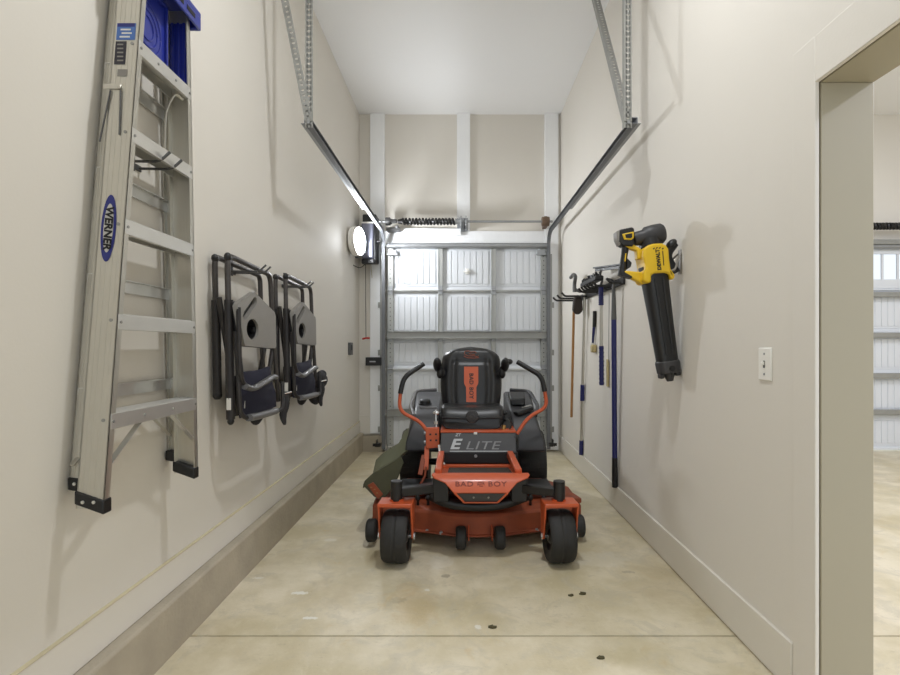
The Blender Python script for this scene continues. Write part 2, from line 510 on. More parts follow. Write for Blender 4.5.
# ------------------------------------------------------------------ sectional garage doors
def garage_door(name, xa, xb, cols, rows, windows=False, yd=YB - .075):
    """rows: list of z joints from the top down; stiles between the columns"""
    root = bpy.data.objects.new(name, None); COL.objects.link(root); root.location = ((xa + xb) / 2, yd, 0)
    root['kind'] = 'structure'
    n = len(rows) - 1
    W = xb - xa; cw = W / cols
    for i in range(n):
        z1, z0 = rows[i], rows[i + 1]
        m = MB()
        if windows and i == 0:
            for k in range(cols):
                x0 = xa + k * cw
                wx0, wx1, wz0, wz1 = x0 + .05, x0 + cw - .05, z0 + .12, z1 - .10
                m.bx(x0, x0 + cw, yd, yd + .03, z0 + .002, wz0); m.bx(x0, x0 + cw, yd, yd + .03, wz1, z1 - .002)
                m.bx(x0, wx0, yd, yd + .03, wz0, wz1); m.bx(wx1, x0 + cw, yd, yd + .03, wz0, wz1)
                nb = 3
                for q in range(1, nb):
                    xx = wx0 + (wx1 - wx0) * q / nb
                    m.bx(xx - .014, xx + .014, yd + .004, yd + .026, wz0, wz1)
            sec = m.build('door_section', M['door'], root, bevel=.003)
            for k in range(cols):
                x0 = xa + k * cw
                MB().bx(x0 + .05, x0 + cw - .05, yd + .012, yd + .016, z0 + .12, z1 - .10).build('window_pane', M['glass'], sec)
        else:
            # sheet-steel skin seen from inside: a flat rim with pressed, grooved fields
            m.bx(xa, xb, yd + .02, yd + .034, z0 + .002, z1 - .002)
            for k in range(cols):
                x0, x1 = xa + k * cw + .065, xa + (k + 1) * cw - .055
                m.bx(x0 - .03, x1 + .03, yd + .014, yd + .021, z0 + .055, z1 - .045)
                ng = 7
                gw = (x1 - x0) / ng
                for q in range(ng):
                    m.bx(x0 + q * gw + .006, x0 + (q + 1) * gw - .006, yd + .006, yd + .016, z0 + .085, z1 - .075)
            # folded edges of the section
            m.bx(xa, xb, yd - .004, yd + .034, z0 + .002, z0 + .030)
            m.bx(xa, xb, yd - .004, yd + .034, z1 - .022, z1 - .002)
            sec = m.build('door_section', M['door'], root, bevel=.003)
        for k in range(cols + 1):
            xc = xa + k * cw
            w = .030
            x0, x1 = xc - w, xc + w
            if k == 0: x0, x1 = xa, xa + .075
            if k == cols: x0, x1 = xb - .075, xb
            m = MB()
            m.bx(x0, x1, yd - .024, yd + .024, z0 + .004, z1 - .004)
            m.bx(x0, x0 + .006, yd - .032, yd, z0 + .004, z1 - .004)
            st = m.build('stile', M['doorgrey'], sec, bevel=.002)
            # bolt holes punched along the end stiles
            if k in (0, cols) and not windows:
                m = MB(); xh = (x0 + x1) / 2
                for q in range(int((z1 - z0) / .055)):
                    zz = z0 + .04 + q * .055
                    m.cyl((xh, yd - .0252, zz), (xh, yd - .023, zz), .007, seg=8)
                m.build('bolt_holes', M['inkblack'], sec)
    # reinforcing struts
    zt = rows[0]
    m = MB(); m.tube([(xa, yd - .035, zt - .012), (xb, yd - .035, zt - .012)], .034, seg=14)
    m.build('strut', M['steel'], root)
    return root

rows1 = [2.60, 2.03, 1.445, 1.045, .4825, .015]
DX0, DX1 = -.925, 1.075
door1 = garage_door('door_1', DX0, DX1, 3, rows1)
yd = YB - .075
def strut(root, z, xa, xb, h=.09):
    m = MB()
    m.bx(xa, xb, yd - .052, yd - .046, z - h / 2, z + h / 2)
    m.bx(xa, xb, yd - .052, yd - .004, z + h / 2 - .004, z + h / 2); m.bx(xa, xb, yd - .052, yd - .004, z - h / 2, z - h / 2 + .004)
    m.bx(xa, xb, yd - .075, yd - .052, z - h / 2, z - h / 2 + .006); m.bx(xa, xb, yd - .075, yd - .052, z + h / 2 - .006, z + h / 2)
    return m.build('strut', M['steel_dull'], root, bevel=.002)
strut(door1, 1.47, DX0, DX1); strut(door1, .50, DX0, DX1)
m = MB(); m.bx(DX0, DX1, yd - .028, yd, 1.045 - .008, 1.045 + .016); m.build('joint_strip', M['door'], door1, bevel=.003)
m = MB(); m.bx(DX0, DX1, yd - .02, yd, 2.03 - .012, 2.03 + .008); m.build('joint_strip', M['doorgrey'], door1, bevel=.003)  # grey strip put in for the shadow line along this joint
# hinges at each joint and rollers at the ends
for z in rows1[1:-1]:
    for k in range(4):
        x = DX0 + (DX1 - DX0) * k / 3
        x += .04 if k == 0 else (-.04 if k == 3 else 0)
        m = MB(); m.bx(x - .028, x + .028, yd - .034, yd - .022, z - .055, z + .055)
        m.cyl((x - .03, yd - .038, z), (x + .03, yd - .038, z), .009, seg=10)
        m.build('hinge', M['steel'], door1, bevel=.002)
for z in [2.53] + rows1[1:-1] + [.07]:
    for s, x in ((-1, DX0), (1, DX1)):
        m = MB(); m.cyl((x - s * .06, yd - .03, z), (x + s * .025, yd - .03, z), .006, seg=8)
        m.cyl((x + s * .018, yd - .03, z), (x + s * .032, yd - .03, z), .024, seg=16)
        m.build('roller', M['whiteink'], door1)
for s, x in ((1, DX0 + .07), (-1, DX1 - .07)):
    m = MB(); m.box((x, yd - .04, 2.50), (.10, .02, .07)); m.box((x, yd - .055, 2.475), (.13, .03, .018))
    m.build('top_bracket', M['steel'], door1, bevel=.003)
# latch in the middle of the top section
lx = (467 - CX) / F * yd
m = MB(); m.box((lx, yd - .01, 2.27), (.045, .02, .07)); m.box((lx, yd - .025, 2.265), (.085, .012, .02)); m.cyl((lx, yd, 2.27), (lx, yd - .04, 2.27), .012)
m.build('latch', M['switch'], door1, bevel=.003)
m = MB(); m.bx(DX0, DX1, yd - .01, yd + .035, .004, .03); m.build('bottom_seal', M['black'], door1)

door2 = garage_door('door_2', D2X0 + .02, D2X1 - .02, 4, [2.60, 2.06, 1.5, .98, .46, .015], windows=True, yd=YB - .02)
for z in (2.64, 1.98, 1.47, .96, .50):
    m = MB(); m.bx(D2X0, D2X1, YB - .10, YB - .03, z - .03, z + .03); m.build('strut', M['steel_dull'], door2, bevel=.004)

# ------------------------------------------------------------------ torsion shafts
def torsion(label, xa, xb, sx0, sx1, z, y, name='torsion_shaft'):
    t = thing(name, label, 'garage door spring', ((xa + xb) / 2, y, z))
    MB().cyl((xa, y, z), (xb, y, z), .0135, seg=14).build('shaft', M['steel'], t)
    pts = []
    turns = max(10, int((sx1 - sx0) / .040))
    for k in range(turns * 12 + 1):
        a = 2 * math.pi * k / 12
        x = sx0 + (sx1 - sx0) * k / (turns * 12)
        pts.append(V((x, y + .032 * math.cos(a), z + .032 * math.sin(a))))
    MB().tube(pts, .0155, seg=6).build('spring', M['blackmetal'], t)
    return t
SZ, SY = H + (347 - 221.5) / F * 6.42, 6.42
sx0, sx1 = (402 - CX) / F * SY, (455 - CX) / F * SY
t = torsion('steel torsion rod with a dark coil spring above the white sectional door', -.97, 1.13, sx0, sx1, SZ, SY)
m = MB(); m.cyl((sx1, SY, SZ), (sx1 + .05, SY, SZ), .036, .03); m.cyl((sx1 + .05, SY, SZ), (sx1 + .085, SY, SZ), .046); m.build('winding_cone', M['steel'], t)
m = MB(); m.cyl((sx0 - .05, SY, SZ), (sx0, SY, SZ), .026, .036); m.build('winding_cone', M['blackmetal'], t)
for px, w in ((461, .10), (466, .05)):
    x = (px - CX) / F * SY
    m = MB(); m.bx(x - .006, x + .006, SY - .05, YB - .04, SZ - .07, SZ + .06); m.bx(x - w / 2, x + w / 2, YB - .055, YB - .043, SZ - .09, SZ + .08)
    m.cyl((x - .02, SY, SZ), (x + .02, SY, SZ), .034)
    m.build('bearing_bracket', M['steel'], t, bevel=.003)
x = (545.5 - CX) / F * SY
m = MB(); m.cyl((x - .045, SY, SZ), (x + .045, SY, SZ), .058); m.cyl((x - .02, SY, SZ), (x + .02, SY, SZ), .064); m.bx(x - .02, x + .03, SY, YB - .04, SZ - .06, SZ + .06)
m.build('cable_drum', M['rustb'], t, bevel=.004)
x = (388 - CX) / F * SY
m = MB(); m.cyl((x - .03, SY, SZ), (x + .03, SY, SZ), .050); m.cyl((x + .01, SY, SZ), (x + .05, SY, SZ), .036); m.bx(x - .03, x + .14, SY + .04, YB - .04, SZ - .10, SZ - .06)
m.build('cable_drum', M['slate'], t, bevel=.004)
m = MB(); m.box(((394 - CX) / F * 6.34, 6.34, SZ - .015), (.07, .05, .045)); m.cyl(((397 - CX) / F * 6.3, 6.32, SZ - .09), ((397 - CX) / F * 6.3, 6.30, SZ - .09), .02); m.build('end_bracket', M['slate'], t, bevel=.008)
m = MB(); m.bx((403 - CX) / F * 6.5, (461 - CX) / F * 6.5, YB - .075, YB - .046, SZ - .14, SZ - .055); m.build('spring_pad', M['post'], t, bevel=.004)
t = torsion('dark coil spring over the windowed door beyond the opening on the right', 4.5, 7.1, 4.7, 6.6, 2.82, 6.46)
for x in (4.62, 6.7): MB().bx(x - .03, x + .03, 6.44, YB, 2.75, 2.89).build('bearing_bracket', M['steel'], t, bevel=.003)

# ------------------------------------------------------------------ door tracks
def perforated(m, p, q, w, u):
    """slotted steel angle from p to q: a leg with open slots and a plain leg"""
    p, q, u = V(p), V(q), V(u).normalized()
    d = (q - p); L = d.length; d.normalize()
    n = d.cross(u).normalized()
    th = .003
    for s in (-1, 1):
        m.bar(p + u * s * w * .34, q + u * s * w * .34, th, w * .34, up=u)
    k = 0.0
    while k < L:
        a = p + d * k
        m.bar(a, a + d * .022, th, w * .62, up=u)
        k += .034
    m.bar(p - u * w * .5 + n * w * .4, q - u * w * .5 + n * w * .4, w * .8, th, up=u)

def track(s, X, zt, label, hang):
    t = thing('garage_door_track', label, 'garage door track', (X, 6.45, .0), 'tracks of the white sectional door')
    yv = 6.475
    path = [V((X, yv, .05)), V((X, yv, zt)), V((X, 3.27, zt))]
    P = fillet(path, .22, 10)
    # rolled C section: inner and outer lips
    m = MB()
    cs = [(-.020, -.019), (-.020, .019), (.020, .019), (.020, -.019), (.015, -.019), (.015, .016), (-.015, .016), (-.015, -.019)]
    rings = []
    for i, p in enumerate(P):
        tg = (P[min(i + 1, len(P) - 1)] - P[max(i - 1, 0)]).normalized()
        nrm = tg.cross(V((1, 0, 0))).normalized()
        rings.append([p + nrm * a + V((s * b, 0, 0)) for a, b in cs])
    m.loft(rings)
    m.build('rail', M['tracksteel'], t)
    m = MB()
    # mounting angle behind the vertical run
    m.bx(X + s * .022 - .002, X + s * .022 + .002, yv, YB - .046, .06, zt - .25); m.bx(X + s * .022, X + s * .06, YB - .05, YB - .046, .06, zt - .25)
    m.build('mounting_angle', M['steel_dull'], t)
    m = MB(); m.bx(X + s * .020, X + s * .042, 3.27, 5.3, zt - .02, zt - .017); m.bx(X + s * .019, X + s * .022, 3.27, 5.3, zt - .02, zt + .02)
    m.build('stiffening_angle', M['steel'], t)
    for z in (.28, .80, 1.25, 1.85):
        m = MB(); m.bx(X + s * .024, X + s * .085, YB - .056, YB - .044, z - .035, z + .035); m.cyl((X + s * .06, YB - .06, z), (X + s * .06, YB - .05, z), .009, seg=8)
        m.build('bracket', M['steel_dull'], t, bevel=.002)
    m = MB(); hx = X + (.012 if s < 0 else -.042)
    m = MB(); perforated(m, (hx, 3.262, zt - .05), (hx, 3.262, ZC - .002), .046, (1, 0, 0)); m.build('hanger_angle', M['steel_dull'], t)
    m = MB(); perforated(m, (hx, 3.255, zt - .01), hang, .046, (1, 0, 0)); m.build('sway_brace', M['steel_dull'], t)
    MB().cyl((hx, 3.266, zt - .02), (hx, 3.245, zt - .02), .011, seg=8).build('bolt', M['steel'], t)
    return t
track(-1, -.965, 2.745, 'left steel door track curving back from door to perforated hangers near the ladder', (XL + .03, 3.29, ZC - .002))
track(1, 1.09, 2.745, 'right steel door track running back above the yellow blower', (1.046, 4.17, ZC - .002))

# ------------------------------------------------------------------ opener, lamp and small fixtures at the door
od = 6.35
t = thing('door_opener', 'silver and black wall mounted garage door opener beside the glowing lamp', 'garage door opener', Q(368, 264, od))
x0, x1 = (362 - CX) / F * od, (374.5 - CX) / F * od
zb, zt_ = Q(0, 264, od).z, Q(0, 214, od).z
MB().bx(x0 + .005, x1 + .02, od, YB - .02, zb + .03, zt_).build('housing', M['black'], t, bevel=.015)
MB().bx(x0 - .002, x1 - .01, od - .045, od + .06, zb + .06, zt_ - .10).build('cover', M['opener'], t, bevel=.02, seg=3)
MB().bx(x0 - .002, x1 - .01, od - .047, od + .05, zt_ - .125, zt_ - .105).build('cover_band', M['whiteink'], t, bevel=.004)
MB().bx(x0, x1 + .005, od - .05, od + .05, zb, zb + .058).build('bottom_cover', M['black'], t, bevel=.012)
m = MB(); m.cyl((x1 + .0, od + .05, (zb + zt_) / 2 - .02), (x1 + .06, od + .05, (zb + zt_) / 2 - .02), .022); m.build('release_hub', M['black'], t)
m = MB(); m.bx(x1, x1 + .03, od + .02, od + .09, SZ - .03, SZ + .03); m.cyl((x1 + .02, 6.42, SZ), (-.985, 6.42, SZ), .02); m.build('coupling', M['steel'], t, bevel=.003)
cx_ = (366.5 - CX) / F * 6.4
cord = MB().tube([(cx_ - .01, 6.4, zb + .02), (cx_ - .012, 6.41, zb - .4), (cx_ - .01, 6.42, Q(0, 337, 6.42).z)], .004, seg=6).build('release_cord', M['clothblk'], t)
zh = Q(0, 338, 6.42).z
m = MB(); m.tube([(cx_ - .055, 6.42, zh - .012), (cx_ - .01, 6.42, zh), (cx_ + .035, 6.42, zh - .002)], .012, seg=8); m.build('pull_handle', M['red'], cord)
MB().tube([(cx_ + .035, 6.5, zb + .02), (cx_ + .04, YB - .012, zb - .2), (cx_ + .04, YB - .012, 1.25)], .0035, seg=6).build('bell_wire', M['caulk'], t)
MB().tube([(cx_ - .02, 6.40, zb), (cx_ - .07, 6.32, zb - .06), (cx_ - .15, 6.22, zb - .02), (cx_ - .21, 6.12, zb + .02)], .005, seg=6, fil=.05).build('power_cord', M['black'], t)

LP = Q(350.5, 241, 6.0)
t = thing('wall_lamp', 'round glowing white lamp on the left wall beside the door opener', 'lamp', (XL, 6.02, LP.z))
ld = V((.97, -.23, .0)).normalized()
lc = V((-1.225, 6.02, LP.z))
MB().lathe([(.155, -.02), (.168, -.012), (.168, .055), (.160, .061), (.152, .055), (.152, -.01)], lc, ld, 36).build('rim', M['switch'], t)
MB().lathe([(.150, .019), (.146, .040), (.125, .062), (.08, .078), (.03, .084)], lc, ld, 36).build('diffuser', M['lamp'], t)
MB().cyl((XL - .002, 6.06, LP.z), lc - ld * .02, .06, .05).build('base', M['switch'], t)
m = MB(); m.cyl(Q(357, 250, 6.12), Q(357, 258, 6.12), .028, .02); m.tube([Q(357, 250, 6.12), Q(354, 247, 6.08), Q(352.5, 244, 6.07)], .012, seg=8); m.build('socket', M['slate'], t)

t = thing('control_box', 'black box with pale print on the left white post by the door', 'box', Q(374, 361, 6.5))
MB().bx((366 - CX) / F * 6.53, (382 - CX) / F * 6.53, 6.495, 6.5685, Q(0, 365.5, 6.53).z, Q(0, 357.3, 6.53).z).build('case', M['black'], t, bevel=.004)
MB().bx((370 - CX) / F * 6.53, (376 - CX) / F * 6.53, 6.4935, 6.4955, Q(0, 362.1, 6.53).z, Q(0, 360.9, 6.53).z).build('print', M['silver'], t)

t = thing('wall_button', 'small dark button box on the left wall past the hung chairs', 'switch', Q(351, 349, 6.02))
MB().bx(XL, XL + .03, 5.955, 6.095, Q(0, 355, 6.02).z, Q(0, 342.5, 6.02).z).build('case', M['slate'], t, bevel=.006)
MB().bx(XL + .028, XL + .036, 5.99, 6.06, Q(0, 350, 6.02).z, Q(0, 345, 6.02).z).build('button', M['black'], t, bevel=.003)

t = thing('light_switch', 'white toggle light switch plate on the right wall by the opening', 'switch', (XR, 2.157, Q(0, 364, 2.157).z))
zc = Q(0, 364, 2.157).z
MB().bx(XR - .007, XR + .001, 2.112, 2.202, zc - .068, zc + .068).build('plate', M['switch'], t, bevel=.004)
MB().bx(XR - .0095, XR - .006, 2.152, 2.162, zc - .016, zc + .014).build('slot', M['slate'], t)
MB().box((XR - .013, 2.157, zc + .004), (.016, .008, .013), Matrix.Rotation(.4, 3, 'Y')).build('toggle', M['switch'], t, bevel=.002)
for s in (-1, 1): MB().cyl((XR - .009, 2.157, zc + s * .042), (XR - .006, 2.157, zc + s * .042), .005, seg=8).build('screw', M['steel'], t)

def sensor(px, py, s, label):
    p = Q(px, py, 6.38)
    t = thing('safety_sensor', label, 'sensor', p, 'door safety sensors')
    m = MB(); m.box(p + V((s * .02, -.03, 0)), (.05, .06, .045)); m.build('eye', M['black'], t, bevel=.006)
    m = MB(); m.bar(p + V((s * .05, -.03, .03)), p + V((s * .05, .09, .03)), .004, .05); m.box(p + V((s * .06, -.03, .0)), (.06, .012, .035)); m.build('bracket', M['blackmetal'], t)
    MB().tube([p + V((s * .03, -.06, -.02)), p + V((s * .06, -.07, .02)), p + V((s * .09, -.03, .01)), p + V((s * .06, .0, -.03))], .005, seg=6, fil=.03).build('wire', M['black'], t)
sensor(380.5, 444.5, -1, 'small black door sensor low on the left post behind the mower')
sensor(549, 444, 1, 'small black door sensor low on the right post beside the mower')

# ------------------------------------------------------------------ step ladder on the left wall
LX = -1.15
def nr(z): return 1.669 + (z - .79) * .113
def fr(z): return 2.274 - (z - .773) / 1.967 * .07
lad = thing('step_ladder', 'aluminium step ladder with blue top hanging on the left wall', 'ladder', (LX, 1.98, .77))
def c_rail(fn, side, x0, x1, z0, z1, fl=.028, nm='front_rail'):
    """channel rail: web facing out (side -1: towards the camera), flanges turned inwards"""
    m = MB()
    n = 14
    for (a, b, c, d) in ((x0, x1, 0, .004), (x0, x0 + .004, 0, fl), (x1 - .004, x1, 0, fl)):
        m.loft([[(a, fn(z) - side * c * -1 if False else fn(z) + (-side) * c, z), (b, fn(z) + (-side) * c, z), (b, fn(z) + (-side) * d, z), (a, fn(z) + (-side) * d, z)] for z in (z0, z1)])
    # rolled ribs along the web
    for q in (0.2, 0.38, .62, .8):
        xx = x0 + (x1 - x0) * q
        m.loft([[(xx - .0015, fn(z) + side * .0009, z), (xx + .0015, fn(z) + side * .0009, z), (xx + .0015, fn(z) - side * .001, z), (xx - .0015, fn(z) - side * .001, z)] for z in (z0, z1)])
    return m.build(nm, M['alu'], lad)
c_rail(nr, -1, LX - .088, LX, .80, 2.745)
c_rail(fr, 1, LX - .088, LX, .775, 2.745)
def nrr(z): return nr(z) + .028
def frr(z): return fr(z) + .035
c_rail(nrr, -1, XL + .008, LX - .094, .865, 2.70, .02, 'rear_rail')
c_rail(frr, 1, XL + .008, LX - .094, .84, 2.70, .02, 'rear_rail')
for k in range(5):
    z = 1.10 + .33 * k
    y0, y1 = nr(z) + .003, fr(z) - .003
    m = MB()
    m.bx(LX - .085, LX - .001, y0, y1, z - .004, z)
    for q in range(5):
        xx = LX - .082 + q * .0175
        m.bx(xx, xx + .008, y0, y1, z - .001, z + .003)
    m.bx(LX - .004, LX + .001, y0, y1, z - .052, z); m.bx(LX - .085, LX - .081, y0, y1, z - .045, z)
    m.bx(LX - .014, LX, y0, y1, z - .052, z - .048)
    st = m.build('step', M['alu_bright'], lad, bevel=.0015)
    for yy in ((y0 + .012, y1 - .012, y0 + (y1 - y0) * .33, y0 + (y1 - y0) * .67) if k in (0, 4) else (y0 + .012, y1 - .012)):
        MB().cyl((LX, yy, z - .026), (LX + .004, yy, z - .026), .005, seg=8).build('rivet', M['steel_dull'], st)
    MB().cyl((LX - .02, nr(z - .02) - .003, z - .02), (LX - .02, nr(z - .02) + .001, z - .02), .006, seg=8).build('rivet', M['steel_dull'], lad)
# braces under the bottom step
for (ya, za, yb, zb2) in ((nr(1.05) + .19, 1.055, nr(.93) + .005, .915), (fr(1.05) - .19, 1.055, fr(.93) - .005, .915)):
    MB().bar((LX - .012, ya, za), (LX - .012, yb, zb2), .004, .02, up=(1, 0, 0)).build('diagonal_brace', M['alu_bright'], lad)
    MB().bar((XL + .03, ya, za + .02), (XL + .03, yb, zb2 + .02), .004, .016, up=(1, 0, 0)).build('diagonal_brace', M['alu'], lad)
for z in (1.55, 1.93, 2.32, 1.16):
    m = MB(); m.bx(XL + .012, XL + .016, nrr(z), frr(z), z - .024, z + .024); m.bx(XL + .012, XL + .03, nrr(z), frr(z), z + .020, z + .024)
    m.build('rear_brace', M['alu_bright'], lad)
# feet
def foot(y, x0, x1, z, side):
    y1 = y - side * .042
    a, b = (x0 - .003, z), (x1 + .003, z)
    up_ = .030 if x1 - x0 > .06 else .006
    m = MB(); m.prism([(x0 - .003, y, z - .020 + up_), (x1 + .003, y, z - .024), (x1 + .003, y, z + .022), (x0 - .003, y, z + .022 + up_)], (0, y1 - y, 0))
    f = m.build('foot', M['black'], lad, bevel=.004)
    z += up_ * .45
    for q in ((.3, .7) if x1 - x0 > .06 else (.5,)):
        xx = x0 + (x1 - x0) * q
        MB().cyl((xx, y + side * .001, z + .004), (xx, y + side * .004, z + .004), .0055, seg=10).build('rivet', M['alu_bright'], f)
foot(nr(.80) - .003, LX - .088, LX, .805, -1); foot(fr(.775) + .003, LX - .088, LX, .775, 1)
foot(nrr(.865) - .002, XL + .008, LX - .094, .865, -1); foot(frr(.84) + .002, XL + .008, LX - .094, .84, 1)
# blue top cap and pail shelf
zt2 = 2.745
m = MB()
m.bx(XL + .004, LX + .022, nr(zt2) - .02, fr(zt2) + .055, zt2 - .004, zt2 + .022)
m.bx(LX + .012, LX + .022, nr(zt2) - .02, fr(zt2) + .055, zt2 - .055, zt2 + .0)
m.bx(XL + .004, XL + .014, nr(zt2) - .02, fr(zt2) + .055, zt2 - .055, zt2 + .0)
m.bx(XL + .004, LX + .022, fr(zt2) + .038, fr(zt2) + .055, zt2 - .055, zt2 + .0)
m.bx(XL + .004, LX + .022, nr(zt2) - .02, nr(zt2) - .006, zt2 - .055, zt2 + .0)
tc_ = m.build('top_cap', M['blue'], lad, bevel=.005)
ya, yb = nr(zt2) + .06, fr(zt2)
for k in range(2): MB().bx(LX + .0215, LX + .0235, ya + .1 + k * .09, ya + .165 + k * .09, zt2 - .032, zt2 - .014).build('tool_slot', M['inkblack'], tc_)
z0, z1 = 2.44, 2.70
y0, y1 = nr(2.7) + .008, nr(2.7) + .225
xs = LX - .055
m = MB()
m.bx(xs, xs + .006, y0, y1, z0, z1)
for (a, b, c, d) in ((y0, y1, z0, z0 + .012), (y0, y1, z1 - .012, z1), (y0, y0 + .01, z0, z1), (y1 - .01, y1, z0, z1)): m.bx(xs, xs + .018, a, b, c, d)
for rr in (.045, .07, .095):
    m.tube([(xs + .007, (y0 + y1) / 2 - .02 + rr * math.cos(a), z0 + .10 + rr * math.sin(a)) for a in [2 * math.pi * k / 28 for k in range(29)]], .004, seg=6)
m.build('pail_shelf', M['blue'], lad, bevel=.002)
m = MB(); m.bx(LX - .084, LX - .004, fr(2.55) - .010, fr(2.55) - .005, 2.43, 2.69)
for q in range(3): m.bx(LX - .075 + q * .024, LX - .065 + q * .024, fr(2.55) - .016, fr(2.55) - .008, 2.43, 2.69)
m.build('far_rail_panel', M['blue'], lad, bevel=.002)  # ribbed blue panel at the far rail's inner face
# spreader arms folded between the rails
for fn, s in ((nr, 1), (fr, -1)):
    pts = [(LX - .02, fn(2.33) + s * .03, 2.36), (LX - .04, fn(2.3) + s * .055, 2.375), (LX - .07, fn(2.2) + s * .075, 2.30), (LX - .08, fn(2.1) + s * .07, 2.14)]
    MB().tube(pts, .009, seg=8, fil=.05, flat=.5).build('spreader', M['alu_bright'], lad)
# clip with two hanging pins on the near rail, labels and the maker's oval
def on_rail(px, py, off=.0012):
    """point on the outer face of the near front rail seen at that pixel"""
    d = 1.8
    for _ in range(6): d = nr(H - (py - CY) / F * d)
    p = Q(px, py, d); p.y -= off
    return p
rail_dir = V((0, nr(1) - nr(2), -1)).normalized()     # down the rail
def sticker(px0, py0, px1, py1, material, name, off=.0014):
    a, b = on_rail(px0, py0, off), on_rail(px1, py1, off)
    m = MB()
    vs = [(a.x, a.y, a.z), (b.x, a.y, a.z), (b.x, b.y, b.z), (a.x, b.y, b.z)]
    m.prism(vs, (0, .0008, 0))
    return m.build(name, material, lad)
lb = sticker(117.6, 23.4, 135, 40, M['skyink'], 'label')
sticker(117.8, 23.4, 135, 27, M['navyink'], 'label_band', .0018)
for k, (a, b) in enumerate(((121, 131), (122, 132), (120, 130))):
    sticker(a, 29 + k * 3.6, b, 30.6 + k * 3.6, M['whiteink'], 'label_line', .002)
sticker(116, 41.5, 125, 64.5, M['darklabel'], 'warning_label')
for k in range(5): sticker(117.5, 44 + k * 4, 123.5, 45.4 + k * 4, M['tray'], 'label_line', .002)
sticker(118, 69.5, 127, 76.5, M['tray'], 'stamp', .0016)
p = on_rail(113, 87, .004)
m = MB(); m.bx(p.x - .032, p.x + .032, p.y - .003, p.y + .001, p.z - .009, p.z + .009); m.cyl((p.x + .028, p.y - .008, p.z - .004), (p.x + .028, p.y, p.z - .004), .007, seg=8)
m.build('spreader_bracket', M['alu'], lad, bevel=.003)
for (a, b) in (((111.5, 91), (100.5, 142)), ((121.5, 91), (120, 135))):
    pa, pb = on_rail(*a, .005), on_rail(*b, .004)
    MB().cyl(pa, pb, .0028, seg=8).build('locking_rod', M['slate'], lad)
c0 = on_rail(108.7, 228, .0016)
up_r = V((1, 0, 0))
def oval(a, b, material, name, off):
    pts = [c0 + V((0, -off, 0)) - rail_dir * (b * math.sin(t)) + up_r * (a * math.cos(t)) for t in [2 * math.pi * k / 40 for k in range(40)]]
    m = MB(); m.prism(pts, (0, .0008, 0)); return m.build(name, material, lad)
oval(.0255, .118, M['navyink'], 'badge', 0)
oval(.0165, .086, M['badgegrey'], 'badge_field', .0006)
text('WERNER', .037, (c0 + V((0, -.0022, 0)), rail_dir, up_r), M['inkblack'], lad, 'badge_lettering', bold=.0014, depth=.0004, shear=.15, squash=1.02)

# ------------------------------------------------------------------ hooks
def wall_hook(y, z, label, reach=.19, gap=.07, x=XL, s=1, tip=.035, plate_h=.10, material='slate'):
    t = thing('wall_hook', label, 'hook', (x, y, z))
    MB().bx(x, x + s * .006, y - gap / 2 - .012, y + gap / 2 + .012, z - .012, z + .012).build('cross_plate', M[material], t, bevel=.002)
    MB().bx(x, x + s * .007, y - .012, y + .012, z - .02, z + plate_h).build('plate', M[material], t, bevel=.002)
    for q in (-1, 1):
        MB().tube([(x + s * .004, y + q * gap / 2, z), (x + s * (reach - .02), y + q * gap / 2, z - .002), (x + s * (reach + .02), y + q * gap / 2, z + tip)], .0055, seg=8, fil=.03).build('prong', M[material], t)
    return t
wall_hook(2.045, 2.036, 'dark two-prong wall hook under the ladder step', reach=.155, gap=.085, tip=.035, plate_h=.12, material='slate')
HK1 = wall_hook(2.93, 1.742, 'two-prong wall hook holding the chair nearer the ladder', reach=.19, gap=.07)
HK2 = wall_hook(2.93 + .87, 1.762, 'two-prong wall hook holding the chair farther from the ladder', reach=.19, gap=.07)

# ------------------------------------------------------------------ folding chairs
ch = thing('folding_chair', 'folded grey camp chair with side tray hung nearer the ladder', 'chair', (XL, 2.93, .93), 'folded chairs on the left wall')
def W(w, d, z): return V((XL + w, d, z))
fa = .0145
o = MB().tube([W(.035, 2.69, 1.05), W(.035, 2.66, 1.785), W(.035, 3.26, 1.765), W(.035, 3.32, .98)], fa, seg=12, fil=.05).build('back_frame', M['greyfrm'], ch)
MB().tube([W(.035, 2.69, 1.08), W(.035, 2.672, 1.56)], .0215, seg=12).build('sleeve', M['darkfrm'], o)
m = MB(); m.ell(W(.035, 2.663, 1.775), (.018, .02, .022)); m.build('elbow', M['black'], o)
m = MB(); m.ell(W(.035, 2.69, 1.07), (.023, .026, .022)); m.build('foot_cap', M['black'], o)
o = MB().tube([W(.115, 2.665, .935), W(.115, 2.625, 1.785), W(.115, 3.215, 1.765), W(.115, 3.25, 1.5), W(.115, 3.36, .97)], fa, seg=12, fil=.06).build('seat_frame', M['greyfrm'], ch)
MB().tube([W(.115, 2.664, .95), W(.115, 2.64, 1.56)], .0215, seg=12).build('sleeve', M['darkfrm'], o)
m = MB(); m.ell(W(.115, 2.63, 1.775), (.018, .02, .024)); m.build('elbow', M['black'], o)
m = MB(); m.ell(W(.115, 2.665, .94), (.017, .019, .02)); m.build('foot_cap', M['black'], o)
for (w0, d0, z0_, w1, d1, z1_) in ((.075, 2.62, 1.57, .08, 2.83, .955), (.135, 2.645, 1.55, .135, 2.80, .945), (.07, 3.24, 1.32, .07, 3.10, 1.0), (.10, 3.36, 1.45, .10, 3.16, .98)):
    MB().tube([W(w0, d0, z0_), W(w1, d1, z1_)], .0145, seg=10).build('leg', M['darkfrm'], ch)
for d0, w0, z0_ in ((2.6385, .116, 1.03), (2.753, .140, 1.025)):
    MB().bx(XL + w0 - .011, XL + w0 + .011, d0, d0 + .003, z0_ - .03, z0_ + .03).build('sticker', M['whiteink'], ch)
